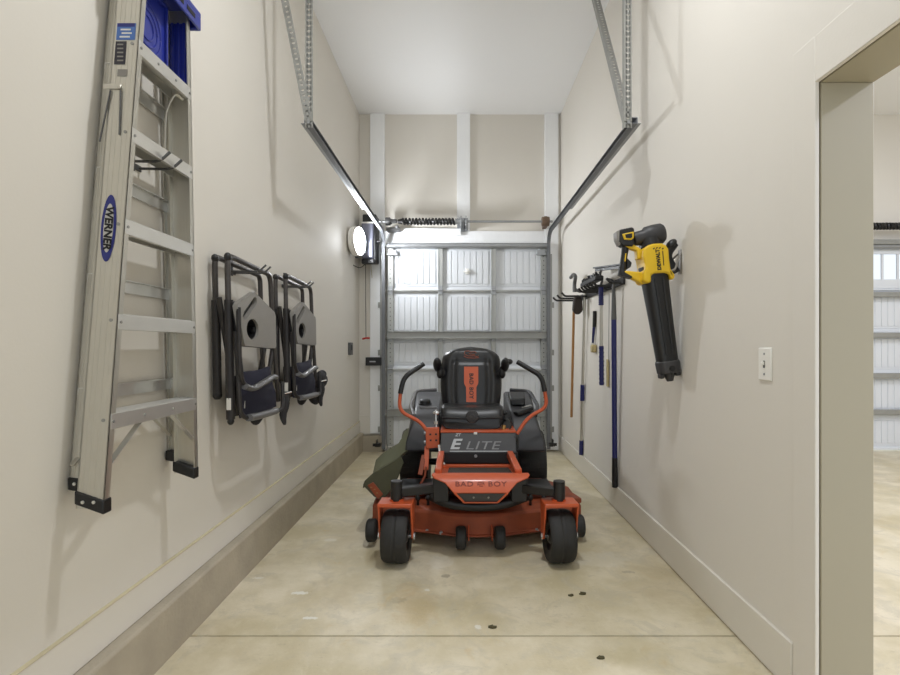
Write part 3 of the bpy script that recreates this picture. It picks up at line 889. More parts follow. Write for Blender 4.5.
# side tray with a slot and a cup hole
SH = -.035
outer = [(2.635, 1.525), (2.655, 1.545), (2.845, 1.617), (2.875, 1.612), (3.155, 1.528), (3.17, 1.505), (3.18, 1.325), (3.165, 1.312), (2.73, 1.325), (2.715, 1.34)]
sl = [(2.700, 1.478), (2.712, 1.502), (2.85, 1.592), (2.878, 1.588), (2.880, 1.560), (2.75, 1.470), (2.715, 1.458)]
tray = plate([(-y - SH, z) for y, z in outer], [[(-y - SH, z) for y, z in sl], circle2(-2.79, 1.415, .080, .056)], (V((XL + .165, 0, 0)), (0, -1, 0), (0, 0, 1)), .026, 'side_tray', M['tray'], ch)
m = MB()
yc, zc_ = 2.79, 1.415
m.lathe([(.056, 0), (.056, -.06), (.01, -.062), (.01, -.056), (.052, -.054), (.052, 0)], (XL + .165, yc, zc_), (1, 0, 0), 24, closed=True)
for v in m.bm.verts: v.co.y = yc + (v.co.y - yc) * 1.4
m.build('cup_holder', M['black'], tray)
m = MB(); m.prism([(XL + .150, y + SH, z) for y, z in [(2.69, 1.47), (2.71, 1.52), (2.85, 1.60), (2.89, 1.595), (2.89, 1.555), (2.74, 1.455)]], (.004, 0, 0)); m.build('slot_shade_plate', M['black'], tray)  # black plate added behind the slot for the shade in its depth
m = MB(); m.bx(XL + .14, XL + .162, 2.85, 2.895, 1.40, 1.43); m.build('cup_clip', M['black'], tray, bevel=.004)
MB().lathe([(.03, .0), (.034, .006), (.038, .0)], (XL + .171, 3.02, 1.43), (1, 0, 0), 20, closed=True).build('glass_recess', M['tray'], tray)
m = MB(); m.bar(W(.15, 2.68, 1.33), W(.15, 3.13, 1.315), .012, .012); m.build('tray_rail', M['darkfrm'], tray)
# arm frames and pads
o = MB().tube([W(.175, 2.617, 1.52), W(.175, 2.635, 1.15), W(.18, 2.75, 1.10), W(.185, 2.80, 1.095), W(.185, 3.08, 1.135)], .012, seg=10, fil=.09).build('arm_frame', M['darkfrm'], ch)
MB().tube([W(.185, 2.67, 1.118), W(.188, 2.75, 1.098), W(.188, 2.82, 1.104), W(.188, 3.06, 1.145), W(.186, 3.10, 1.14)], .021, seg=12, fil=.05, flat=.75).build('arm_pad', M['armpad'], o)
o = MB().tube([W(.155, 2.63, 1.40), W(.165, 2.66, .98), W(.175, 2.72, .945), W(.18, 3.26, .93), W(.16, 3.30, 1.10)], .012, seg=10, fil=.06).build('arm_frame', M['darkfrm'], ch)
MB().tube([W(.185, 2.72, .95), W(.188, 2.82, .943), W(.188, 3.10, .938)], .024, seg=12, fil=.05, flat=.8).build('arm_pad', M['armpad'], o)
# slack canvas seat between the arms
def cloth(p00, p01, p10, p11, bulge, n=14, wr=.006, ph=0.0):
    rings_f = []
    for i in range(n + 1):
        row = []
        for j in range(n + 1):
            u, v = i / n, j / n
            p = (1 - u) * (1 - v) * p00 + (1 - u) * v * p01 + u * (1 - v) * p10 + u * v * p11
            p = p + V((bulge * math.sin(math.pi * u) * math.sin(math.pi * v) + wr * math.sin(9 * u + 5 * v + ph) * math.sin(7 * v - 3 * u), 0, .004 * math.sin(8 * v + ph)))
            row.append(p)
        rings_f.append(row)
    m = MB()
    F0 = [[m._v(p) for p in r] for r in rings_f]
    F1 = [[m._v(p - V((.006, 0, 0))) for p in r] for r in rings_f]
    for i in range(n):
        for j in range(n):
            m.bm.faces.new((F0[i][j], F0[i + 1][j], F0[i + 1][j + 1], F0[i][j + 1]))
            m.bm.faces.new((F1[i][j], F1[i][j + 1], F1[i + 1][j + 1], F1[i + 1][j]))
    for i in range(n):
        for a, b in ((0, 0), (n, n)):
            m.bm.faces.new((F0[i][a], F1[i][a], F1[i + 1][a], F0[i + 1][a]))
            m.bm.faces.new((F0[a][i], F0[a][i + 1], F1[a][i + 1], F1[a][i]))
    return m
cloth(W(.13, 2.72, 1.18), W(.13, 3.17, 1.20), W(.15, 2.70, .95), W(.15, 3.24, .945), .03).build('seat_canvas', M['navy'], ch)
cloth(W(.06, 2.76, 1.16), W(.06, 3.2, 1.16), W(.06, 2.80, .94), W(.06, 3.2, .93), .02, ph=1).build('back_canvas', M['navy'], ch)
def pouch(c, r, tilt, nm='pouch'):
    m = MB()
    rot = Matrix.Rotation(tilt, 3, 'X')
    m.ell(c, r, rot, 16, 10)
    for v in m.bm.verts:
        q = v.co - V(c)
        v.co += V((.006 * math.sin(40 * q.z + 17 * q.y), .006 * math.sin(33 * q.z), .004 * math.sin(50 * q.y)))
    return m.build(nm, M['clothblk'], ch)
pouch(W(.10, 3.05, .915), (.035, .045, .055), .5)
pouch(W(.165, 3.33, .925), (.022, .045, .105), -.15)
m = MB(); m.cyl(W(.16, 3.33, 1.02), W(.20, 3.36, 1.03), .006, seg=8); m.build('strap_pin', M['chrome'], ch)

c2 = copy_tree(ch)
c2.location = ch.location + V((0, .87, .02))
c2['label'] = 'folded grey camp chair with dark bundle hung farther from the ladder'
# the farther chair carries a rolled cover at its far end
for (dd, zz, w, r, tl) in ((4.30, 1.03, .13, (.05, .10, .085), .4), (4.36, 1.075, .12, (.04, .07, .05), -.4), (4.22, .93, .12, (.05, .09, .07), .2)):
    m = MB(); c = W(w, dd, zz)
    m.ell(c, r, Matrix.Rotation(tl, 3, 'X'), 18, 12)
    for v in m.bm.verts:
        q = v.co - c
        v.co += V((.008 * math.sin(45 * q.z + 20 * q.y), .007 * math.sin(38 * q.z), .006 * math.sin(55 * q.y)))
    ob = m.build('rolled_cover', M['clothblk'])
    ob.data.transform(Matrix.Translation(-c2.location)); ob.parent = c2

# ------------------------------------------------------------------ leaf blower on the right wall
BD = 3.0
bl = thing('leaf_blower', 'yellow and black cordless leaf blower hanging nozzle down on the right wall', 'leaf blower', Q(665, 382, BD))
def B(px, py, dy=0.0):
    p = Q(px, py, BD); p.y += dy; return p
def bprism(pts, th, name, material, parent, bevel=.006, off=0.0, seg=2):
    m = MB(); m.prism([B(x, y, -th / 2 + off) for x, y in pts], (0, th, 0))
    return m.build(name, material, parent, bevel=bevel, seg=seg)
# nozzle: rounded-square tube, slightly tapering, with a pressed channel
def rsq(c, ax, hw, hy, n=28, e=3.2):
    ay = V((0, 1, 0)); pts = []
    for k in range(n):
        t = 2 * math.pi * k / n
        cs, sn = math.cos(t), math.sin(t)
        pts.append(c + ax * (hw * math.copysign(abs(cs) ** (2 / e), cs)) + ay * (hy * math.copysign(abs(sn) ** (2 / e), sn)))
    return pts
a0, a1 = B(652.5, 266), B(667.5, 364)
axd = (a1 - a0).normalized(); axs = V((-axd.z, 0, axd.x))
axs = axs if axs.x > 0 else -axs
rings = []
for t, hw in ((0, .074), (.12, .071), (.5, .063), (.9, .057), (1.0, .056)):
    rings.append(rsq(a0.lerp(a1, t), axs, hw, hw * .95))
m = MB(); m.loft(rings); nz = m.build('nozzle', M['black'], bl)
for k in (-1, 1):
    p, q = a0.lerp(a1, .14) + axs * (.022 * k) - V((0, .066, 0)), a0.lerp(a1, .9) + axs * (.018 * k) - V((0, .053, 0))
    MB().tube([p, q], .006, seg=8).build('nozzle_rib', M['black'], nz)
rings = [rsq(a0.lerp(a1, t), axs, hw, hw * .95) for t, hw in ((.965, .060), (.99, .063), (1.09, .060))]
m = MB(); m.loft(rings); tip = m.build('nozzle_tip', M['darkgrey'], bl, bevel=.004)
m = MB(); p = a0.lerp(a1, 1.09)
m.tube([p - axs * .0, p + axd * .02, p + axd * .048], .026, seg=14, radii=[.030, .028, .018]); m.build('nozzle_spout', M['darkgrey'], tip)
m = MB(); m.cyl(a0.lerp(a1, 1.04) - V((0, .050, 0)), a0.lerp(a1, 1.04) - V((0, .0635, 0)), .016); m.build('tip_hole', M['inkblack'], tip)
m = MB(); m.bar(p + axs * .045, p + axs * .045 + axd * .022, .03, .05, up=V((0, 1, 0))); m.bar(p - axs * .048, p - axs * .048 + axd * .026, .022, .05, up=V((0, 1, 0))); m.build('tip_lug', M['darkgrey'], tip, bevel=.005)
# motor body
body = bprism([(639, 251), (644, 247.5), (649, 246), (657.5, 245.6), (661, 247.5), (663.6, 251), (664.6, 262), (665.8, 271), (670.2, 276.5), (669.5, 280.5), (665.8, 281), (665, 276), (660, 274.6), (650, 275.3), (647, 276.5), (646.8, 284), (642.5, 284.7), (639, 282), (640, 273), (641.3, 270.5), (640, 262), (639, 258)], .15, 'body', M['yellow'], bl, bevel=.014, seg=3)
bprism([(637, 282), (641, 284.8), (643, 284.8), (643, 272), (640, 272.5), (623.5, 271), (622.8, 276.5), (631, 279)], .05, 'lower_arm', M['yellow'], bl, bevel=.008)
bprism([(624.5, 245), (633, 245.5), (640, 249.5), (640.5, 259), (636, 260), (635.3, 251), (624, 247.5)], .05, 'upper_arm', M['yellow'], bl, bevel=.006)
m = MB(); m.tube([B(625.5, 246), B(624.5, 254), B(623, 264), B(621.5, 276)], .022, seg=14, radii=[.022, .019, .019, .024]); hd = m.build('grip', M['black'], bl)
bprism([(624.2, 254), (625.2, 254), (624.4, 262), (623.3, 262)], .046, 'grip_inlay', M['yellow'], hd, bevel=.001)
bprism([(626.5, 258), (631.5, 262.8), (630.5, 267), (626, 270)], .02, 'trigger', M['black'], bl, bevel=.004)
bprism([(620.3, 271), (631, 277), (630.5, 279), (620.5, 276.5)], .054, 'arm_guard', M['black'], bl, bevel=.003)
# battery pack
bt = bprism([(617.5, 231), (630, 228.4), (632.3, 230), (632.5, 238), (631, 247.5), (621, 247), (617, 243)], .075, 'battery', M['black'], bl, bevel=.006)
bprism([(620, 235.5), (631.6, 233), (631.8, 239), (629, 241.5), (622, 241)], .085, 'battery_band', M['yellow'], bt, bevel=.004)
bprism([(622.8, 236), (629.7, 234.8), (629.8, 238.6), (628.5, 239.8), (623.5, 239.5)], .091, 'battery_face', M['inkblack'], bt, bevel=.002)
bprism([(614.8, 232.5), (618, 231), (619.5, 240), (618.5, 246.5), (615.3, 240)], .07, 'battery_end', M['tray'], bt, bevel=.004)
# air intake on top
p0, p1 = B(633, 239.5), B(664.8, 232.6)
ad = (p1 - p0).normalized()
MB().lathe([(.02, 0), (.036, .003), (.04, .02), (.043, .06), (.056, .075), (.060, .12), (.058, .165), (.048, .178), (.02, .182)], p0, ad, 28).build('air_intake', M['darkgrey'], bl)
m = MB(); m.cyl(B(649, 238), B(651.5, 250), .058, .066, seg=24); m.build('intake_collar', M['black'], bl)
for k in range(4):
    q = B(649 + k * 2.9, 250.3 + (0.6 if k in (0, 3) else 0), -.0755)
    MB().bar(q - V((.004, 0, .004)), q + V((.004, 0, .003)), .002, .006, up=(0, 0, 1)).build('vent', M['inkblack'], body)
# rear support handle
m = MB(); m.tube([B(674, 243), B(667.5, 252), B(667, 259), B(670.5, 265), B(675.5, 273)], .022, seg=12, fil=.02, flat=1.3); hk = m.build('support_handle', M['black'], bl)
m = MB(); m.ell(B(671.3, 244.5), (.038, .03, .024), Matrix.Rotation(-.85, 3, 'Y')); m.build('handle_knob', M['black'], hk)
vdir = (B(653.5, 254) - B(655.3, 270)).normalized()
text('DEWALT', .029, (B(653.6, 261.8, -.0758), vdir, V((-1, 0, 0))), M['inkblack'], bl, bold=.0012, depth=.0012)
bprism([(657.2, 253.3), (658, 253.3), (659.1, 267.5), (658.3, 267.5)], .153, 'model_stripe', M['inkblack'], body, bevel=0)
# hook behind it
t = thing('wall_hook', 'grey wire hook behind the yellow leaf blower on the right wall', 'hook', (XR, BD, B(676, 265).z))
zc3 = B(676, 262).z
m = MB(); m.bx(XR - .006, XR, BD - .02, BD + .02, zc3 - .07, zc3 + .07); m.build('plate', M['tray'], t, bevel=.002)
for dy in (-.05, .05):
    MB().tube([(XR - .003, BD + dy * .3, zc3 + .05), (XR - .03, BD + dy, zc3 + .02), (XR - .05, BD + dy, zc3 - .05), (XR - .075, BD + dy, zc3 - .06), (XR - .095, BD + dy, zc3 - .03)], .006, seg=8, fil=.02).build('prong', M['tray'], t)

# ------------------------------------------------------------------ tool rack and long-handled tools
RZ = 1.832
rk = thing('tool_rack', 'long black hook rail on the right wall beyond the blower', 'rack', (XR, 4.7, RZ))
MB().bx(XR - .02, XR, 4.0, 5.66, RZ - .03, RZ + .03).build('rail', M['blackmetal'], rk, bevel=.004)
for k, y in enumerate((4.06, 4.26, 4.36, 4.46, 4.56, 4.66, 4.76, 5.14, 5.38, 5.62)):
    L_ = .27 if y > 4.9 else (.13 if y < 4.1 else .19)
    MB().tube([(XR - .015, y, RZ - .01), (XR - L_ + .03, y, RZ - .0 - .01), (XR - L_, y, RZ + .025)], .010, seg=8, fil=.03).build('hook', M['black'], rk)
def ln(px, py, x):
    """point at a given distance from the right wall seen at that pixel"""
    X = XR - x; d = X * F / (px - CX)
    return V((X, d, H - (py - CY) / F * d))
# 1 wooden handle with a dark head
t = thing('wooden_handle_tool', 'thin brown wooden handle under a dark head at the far end of the rack', 'tool', ln(571.5, 416, .1))
MB().cyl(ln(571.4, 417, .085), ln(573.9, 306, .10), .0135, seg=12).build('handle', M['wood'], t)
a = ln(577.5, 302, .10)
m = MB(); m.loft([[a + V((ex * sx, ex2 * .75, dz)) for ex, ex2 in ((-1 * w, -w), (w, -w), (w, w), (-w, w))] for (w, dz, sx) in ((.02, -.125, 1), (.05, -.085, 1), (.052, .02, .8), (.03, .07, .7))]); m.build('head', M['brown'], t, bevel=.02, seg=3)
# 2 silver extension pole with blue grips
t = thing('extension_pole', 'silver pole with two dark blue grips hanging second from the door', 'pole', ln(581, 454, .05))
pa, pb = ln(581, 454.5, .0215), ln(584.8, 291, .036)
def along(y0, y1): return pa.lerp(pb, (454.5 - y0) / 163.5), pa.lerp(pb, (454.5 - y1) / 163.5)
MB().cyl(pa, pb, .014, seg=12).build('pole', M['alu'], t)
MB().cyl(*along(454.5, 440), .021, seg=12).build('grip', M['bluepole'], t)
MB().cyl(*along(399, 383), .022, seg=12).build('grip', M['bluepole'], t)
# 3 small brush
t = thing('hand_brush', 'small brush with tan bristles and black and blue handle hung low under rack', 'brush', ln(594, 352, .0))
MB().cyl(ln(594.2, 327, .0165), ln(594.6, 311, .0165), .017, .016, seg=12).build('grip', M['black'], t)
MB().cyl(ln(592.6, 345, .022), ln(594.0, 327, .02), .010, .015, seg=12).build('handle', M['bluepole'], t)
p = ln(593.5, 348.5, .025)
m = MB(); m.box(p, (.045, .075, .075)); m.build('bristles', M['bristle'], t, bevel=.012)
m = MB(); m.box(ln(592.0, 345, .035), (.02, .05, .035)); m.build('ferrule', M['alu'], t, bevel=.004)
# 4 squeegee on a pole with blue grips
t = thing('floor_squeegee', 'silver pole with dark blue grips topped by a flat dark blade', 'squeegee', ln(601.5, 385, .08))
pa, pb = ln(601.6, 385, .075), ln(601.0, 285, .10)
def along(y0, y1): return pa.lerp(pb, (385 - y0) / 100), pa.lerp(pb, (385 - y1) / 100)
MB().cyl(pa, pb, .0135, seg=12).build('pole', M['alu'], t)
for (y0, y1) in ((385, 345.5), (305, 286)):
    a, b = along(y0, y1)
    g_ = MB().cyl(a, b, .019, seg=12)
    for k in range(9): 
        c = a.lerp(b, (k + .5) / 9); dd = (b - a).normalized()
        g_.cyl(c - dd * .006, c + dd * .006, .0215, seg=12)
    g_.build('grip', M['bluepole'], t)
MB().tube([pb, ln(602.5, 280, .10), ln(600, 275.5, .12), ln(601, 270, .12)], .010, seg=8, fil=.02).build('neck', M['slate'], t)
pa2, pb2 = ln(596, 268.3, .13), ln(622, 264.6, .10)
pa2 = V((1.13, 4.35, 1.32 + (347 - 268) / F * 4.35)); pb2 = V((XR - .02, 4.22, pa2.z + .03))
pa2 = Q(595.5, 268, 4.45); pb2 = Q(625, 264, 3.98)
m = MB(); m.bar(pa2, pb2, .05, .012); m.bar(pa2 + V((0, 0, -.016)), pb2 + V((0, 0, -.016)), .012, .03); m.build('blade', M['blackmetal'], t, bevel=.002)
# 5 flat tan stick
t = thing('paint_stick', 'flat tan stick on a thin cord between two blue handles', 'stick', ln(607.5, 387, .02))
MB().cyl(ln(608.6, 362, .012), ln(609.2, 293, .03), .003, seg=6).build('cord', M['tray'], t)
p = ln(607.6, 373, .012)
m = MB(); m.box(p, (.012, .05, .235)); m.build('blade', M['bristle'], t, bevel=.004)
# 6 blue handled tool
t = thing('long_handled_tool', 'long blue handled tool with black lower end and grey neck nearest the blower', 'tool', ln(615, 487, .03))
pa, pb = ln(614.9, 487, .025), ln(613.6, 284, .06)
def along(y0, y1): return pa.lerp(pb, (487 - y0) / 203), pa.lerp(pb, (487 - y1) / 203)
MB().cyl(*along(458, 318), .0205, .0205, seg=14).build('handle', M['bluepole'], t)
MB().cyl(*along(487, 457), .024, .022, seg=14).build('end_grip', M['black'], t)
MB().cyl(*along(319, 284), .0215, .012, seg=14).build('socket', M['slate'], t)
MB().tube([pb, pb + V((-.005, .01, .03)), pb + V((-.03, .06, .045))], .011, seg=8, fil=.02).build('neck', M['black'], t)
# 7 push broom head laid over the hooks and a grey crook
t = thing('broom_head', 'black bristled broom head resting across the hooks of the rack', 'broom', V((1.13, 4.5, RZ)))
m = MB(); m.bx(1.10, 1.17, 4.26, 4.80, RZ + .036, RZ + .075); hb = m.build('block', M['black'], t, bevel=.008)
m = MB()
for k in range(34):
    for j in range(2):
        y = 4.275 + k * .0155
        m.cyl((1.12 + j * .03, y, RZ + .07), (1.115 + j * .034 + random.uniform(-.006, .006), y + random.uniform(-.008, .008), RZ + .100 + random.uniform(-.012, .012)), .007, .006, seg=5)
tag(m.build('bristles', M['black'], t), kind='stuff')
t = thing('crook_handle', 'grey curved crook rising above the far end of the hook rail', 'handle', ln(574, 291, .1))
m = MB(); m.tube([ln(574.5, 292, .12), ln(574.5, 283, .12), ln(575.8, 276.5, .12), ln(573.8, 274.3, .12), ln(570.8, 277.5, .12)], .019, seg=12, fil=.04); m.build('crook', M['slate'], t)
m = MB(); m.tube([ln(574.5, 289, .12), ln(580, 291.5, .03)], .016, seg=10); m.build('stem', M['slate'], t)

# ------------------------------------------------------------------ zero-turn mower
CXM = .105                                         # centre line of the machine
mo = thing('riding_mower', 'orange and black zero turn mower parked facing out on the stained concrete', 'lawn mower', (CXM, 3.9, 0))
def P3(x, y, z): return V((CXM + x, y, z))
# casters
def caster(X, rot):
    yc = 3.20
    Rm = Matrix.Rotation(R(rot), 4, 'Z')
    def T(m):
        for v in m.bm.verts: v.co = V((X, yc, 0)) + (Rm @ (v.co - V((X, yc, 0))))
        return m
    m = MB()
    m.prism([(X - .105, yc - .085, .378), (X + .105, yc - .085, .378), (X + .105, yc + .06, .378), (X - .105, yc + .06, .378)], (0, 0, -.022))
    for s in (-1, 1):
        x = X + s * .0985
        m.prism([(x - .006, yc - .085, .376), (x - .006, yc + .06, .376), (x - .006, yc + .035, .15), (x - .006, yc - .03, .15)], (.012, 0, 0))
    fk = T(m).build('caster_fork', M['orange'], mo, bevel=.005)
    m = MB()
    prof = [(.083, -.068), (.120, -.076), (.143, -.078), (.153, -.067), (.158, -.045), (.159, -.012), (.156, -.008), (.156, .008), (.159, .012), (.158, .045), (.153, .067), (.143, .078), (.120, .076), (.083, .068)]
    m.lathe(prof, (X, yc, .1595), (1, 0, 0), 48, closed=True)
    T(m).build('tyre', M['rubber'], fk)
    m = MB(); m.lathe([(.03, -.07), (.06, -.045), (.086, -.066), (.088, -.06), (.088, .06), (.086, .066), (.06, .045), (.03, .07)], (X, yc, .1595), (1, 0, 0), 32)
    T(m).build('rim', M['blackmetal'], fk)
    m = MB(); m.cyl((X - .112, yc, .1595), (X + .112, yc, .1595), .014, seg=10); m.cyl((X - .114, yc, .1595), (X - .104, yc, .1595), .022, seg=6); m.cyl((X + .104, yc, .1595), (X + .114, yc, .1595), .022, seg=6)
    T(m).build('axle', M['chrome'], fk)
    m = MB(); m.cyl((X, yc, .378), (X, yc, .39), .045); m.build('collar', M['orange'], fk)
CLX, CRX = (394.7 - CX) / F * 3.1, (562 - CX) / F * 3.1
caster(CLX, -2); caster(CRX, 3)
# front frame: hubs, arms and uprights
for s, X in ((-1, CLX), (1, CRX)):
    m = MB()
    m.cyl((X, 3.19, .379), (X, 3.19, .50), .036, seg=24)
    hb = m.build('caster_hub', M['blackmetal'], mo, bevel=.003)
    m = MB()
    m.bar((X - s * .02, 3.20, .430), (CXM + s * .235, 3.33, .425), .065, .055)
    m.build('front_arm', M['blackmetal'], mo, bevel=.006)
    xb = CXM + .015 + s * .247
    m = MB()
    m.prism([(xb - .05, 3.27, .50), (xb + .05, 3.27, .50), (xb + .05, 3.27, .345), (xb - s * 0 - .05, 3.27, .345)], (0, .12, 0))
    m.build('frame_upright', M['blackmetal'], mo, bevel=.006)
m = MB(); m.tube([P3(-.30, 3.36, .36), P3(-.18, 3.33, .315), P3(.0, 3.32, .30), P3(.18, 3.33, .315), P3(.32, 3.36, .36)], .034, seg=12, fil=.08); m.build('dark_belly_tube', M['blackmetal'], mo)  # added black tube: the dark, shadowy belly under the nose given a shape
m = MB(); m.bx(CXM - .30, CXM - .24, 3.3, 5.0, .36, .42); m.bx(CXM + .24, CXM + .30, 3.3, 5.0, .36, .42); m.bx(CXM - .3, CXM + .3, 4.0, 4.06, .36, .42); m.bx(CXM - .3, CXM + .3, 4.95, 5.0, .36, .42)
m.build('main_frame', M['blackmetal'], mo, bevel=.004)
# footplate with folded nose
fc = .017                                          # its small offset from the centre line
def Fp(x, y, z): return V((CXM + fc + x, y, z))
m = MB()
sec = [((-.262, -.262), 0)]
def sheet(m, rows, th):
    """rows of (half width, y, z): a bent sheet of thickness th"""
    a = [[Fp(-w, y, z), Fp(w, y, z)] for w, y, z in rows]
    top = [[m._v(p) for p in r] for r in a]
    bot = [[m._v(p + V((0, th * .6, -th))) for p in r] for r in a]
    n = len(rows)
    for i in range(n - 1):
        m.bm.faces.new((top[i][0], top[i + 1][0], top[i + 1][1], top[i][1]))
        m.bm.faces.new((bot[i][0], bot[i][1], bot[i + 1][1], bot[i + 1][0]))
        for j in (0, 1): m.bm.faces.new((top[i][j], bot[i][j], bot[i + 1][j], top[i + 1][j]))
    for i in (0, n - 1): m.bm.faces.new((top[i][0], top[i][1], bot[i][1], bot[i][0]))
sheet(m, [(.25, 3.70, .468), (.262, 3.30, .512), (.300, 3.26, .532), (.305, 3.225, .528), (.290, 3.205, .515), (.222, 3.185, .492), (.165, 3.150, .437)], .008)
fpn = m.build('footplate', M['orange'], mo, bevel=.003)
m = MB(); sheet(m, [(.152, 3.147, .434), (.150, 3.150, .430), (.098, 3.178, .374), (.096, 3.184, .372)], .006); m.build('nose_lip', M['panel'], fpn, bevel=.002)
m = MB()
for s in (-1, 1): m.bar(Fp(s * .160, 3.146, .436), Fp(s * .103, 3.176, .371), .008, .012)
m.bar(Fp(-.103, 3.176, .370), Fp(.103, 3.176, .370), .010, .008)
m.build('lip_edge', M['orange'], fpn, bevel=.002)
for s in (-1, 1): MB().cyl(Fp(s * .045, 3.155, .405), Fp(s * .045, 3.170, .41), .006, seg=10).build('rivet', M['steel_dull'], fpn)
m = MB()
sheet(m, [(.205, 3.62, .4815), (.208, 3.33, .5135)], .005)
m.build('grip_mat', M['mat'], fpn)
# nose text: on the sloping front face
n0, n1 = V((0, 3.185, .492)), V((0, 3.150, .437))
upv = (n0 - n1).normalized(); nn = V((1, 0, 0)).cross(upv)
tp = Fp(0, 3.185, .492).lerp(Fp(0, 3.150, .437), .20) + nn * .0015
for s_, xx in (('BAD', -.102), ('BOY', .100)):
    text(s_, .044, (tp + V((xx, 0, 0)), (1, 0, 0), upv), M['inkbrown'], fpn, bold=.0004, depth=.0006, spacing=1.1, squash=1.25)
m = MB()
for k, (a, b, c, d) in enumerate(((-.016, .012, .014, .014), (-.018, .0, .016, .003), (-.012, -.010, .012, -.012), (-.018, .012, -.020, -.008), (.016, .012, .020, -.006))):
    m.bar(tp + V((a, 0, 0)) + upv * b, tp + V((c, 0, 0)) + upv * d, .004, .0015, up=nn)
m.build('emblem', M['inkbrown'], fpn)
# side rails of the footwell
for s in (-1, 1):
    m = MB(); m.bar(Fp(-.265 if s < 0 else .24, 3.27, .53), Fp(-.262 if s < 0 else .225, 3.70, .558), .042, .05)
    m.build('footwell_rail', M['orange'], mo, bevel=.006)
m = MB(); m.bx(CXM - .24, CXM + .28, 3.62, 3.66, .47, .497); m.build('footwell_edge', M['orange'], mo, bevel=.004)
# black bulkhead and charcoal panel with lettering
m = MB(); m.bx(CXM - .265, CXM + .30, 3.70, 3.74, .49, .57); bk = m.build('bulkhead', M['black'], mo, bevel=.004)
for xx in (-.245, .0, .275): MB().cyl(P3(xx, 3.70, .545), P3(xx, 3.69, .545), .011, seg=10).build('bolt', M['steel'], bk)
m = MB()
pz0, pz1, py0, py1 = .562, .697, 3.705, 3.775
m.prism([P3(-.250, py0, pz0), P3(.290, py0, pz0), P3(.290, py1, pz1), P3(-.250, py1, pz1)], (0, .03, .0)); pn = m.build('front_panel', M['panel'], mo, bevel=.003)
pup = V((0, py1 - py0, pz1 - pz0)).normalized()
pn_n = V((1, 0, 0)).cross(pup)
def Pp(x, t): return V((CXM + x, py0 + (py1 - py0) * t, pz0 + (pz1 - pz0) * t)) + pn_n * .002
text('E', .104, (Pp(-.152, .42), (1, 0, 0), pup), M['silver'], pn, shear=.25, bold=.003, depth=.001, squash=1.35)
text('LITE', .086, (Pp(.045, .36), (1, 0, 0), pup), M['dimsilver'], pn, shear=.25, bold=.0, depth=.001, spacing=1.05, squash=1.5)
text('ZT', .030, (Pp(-.128, .89), (1, 0, 0), pup), M['silver'], pn, shear=.25, bold=.0005, depth=.001)
m = MB(); m.bar(Pp(-.185, .10), Pp(.23, .10), .0015, .006, up=pup); m.build('lettering_underline', M['silver'], pn)
m = MB(); m.bx(CXM + .0 - .013, CXM + .013, py1 - .008, py1 + .0, pz1 - .012, pz1 + .006); m.build('latch_button', M['switch'], pn, bevel=.003)
m = MB(); m.bx(CXM - .255, CXM + .295, py1 - .005, py1 + .45, pz1 + .0, pz1 + .016); m.build('seat_plate', M['orange'], mo, bevel=.004)
m = MB(); m.bx(CXM - .25, CXM + .29, py1 + .03, py1 + .7, .49, pz1); m.build('seat_box', M['black'], mo, bevel=.004)
# seat
sx = -.022                                          # the seat sits a little to one side
def S3(x, y, z): return V((CXM + sx + x, y, z))
m = MB()
n = 20
rings = []
for i in range(n + 1):
    t = i / n
    y = 3.835 + .46 * t
    w = .228 + .016 * math.sin(math.pi * min(1, t * 1.2))
    roll = max(0, 1 - t * 6)
    zt_, zb_ = .878 - .10 * roll ** 2 - .012 * t, .715 + .01 * t
    pts = []
    K = 36
    for k in range(K):
        a = 2 * math.pi * k / K
        e = 4.5
        cx2 = math.copysign(abs(math.cos(a)) ** (2 / e), math.cos(a)); cz2 = math.copysign(abs(math.sin(a)) ** (2 / e), math.sin(a))
        ww = w * (1 - .10 * roll ** 2)
        z = (zt_ + zb_) / 2 + cz2 * (zt_ - zb_) / 2
        if cz2 > .5:
            u = abs(cx2)
            z += .022 * (u ** 4) * (1 - roll) - .010 * (1 - u)
        pts.append(S3(cx2 * ww, y, z))
    rings.append(pts)
m.loft(rings)
cu_ = m.build('seat_cushion', M['vinyl'], mo, sharp=60)
m = MB(); m.tube([S3(-.225, 3.845, .80), S3(-.10, 3.829, .795), S3(.10, 3.829, .795), S3(.225, 3.845, .80)], .006, seg=8, fil=.05); m.build('piping', M['black'], cu_)
m = MB(); m.lathe([(.048, 0), (.048, .012), (.040, .022), (.020, .024), (.018, .030), (.006, .031)], S3(.0, 3.845, .805), (0, -1, 0), 28); m.build('weight_knob', M['darkgrey'], cu_)
m = MB(); m.bx(CXM + sx - .2, CXM + sx + .2, 3.90, 4.25, .708, .74); m.build('suspension', M['black'], mo, bevel=.004)
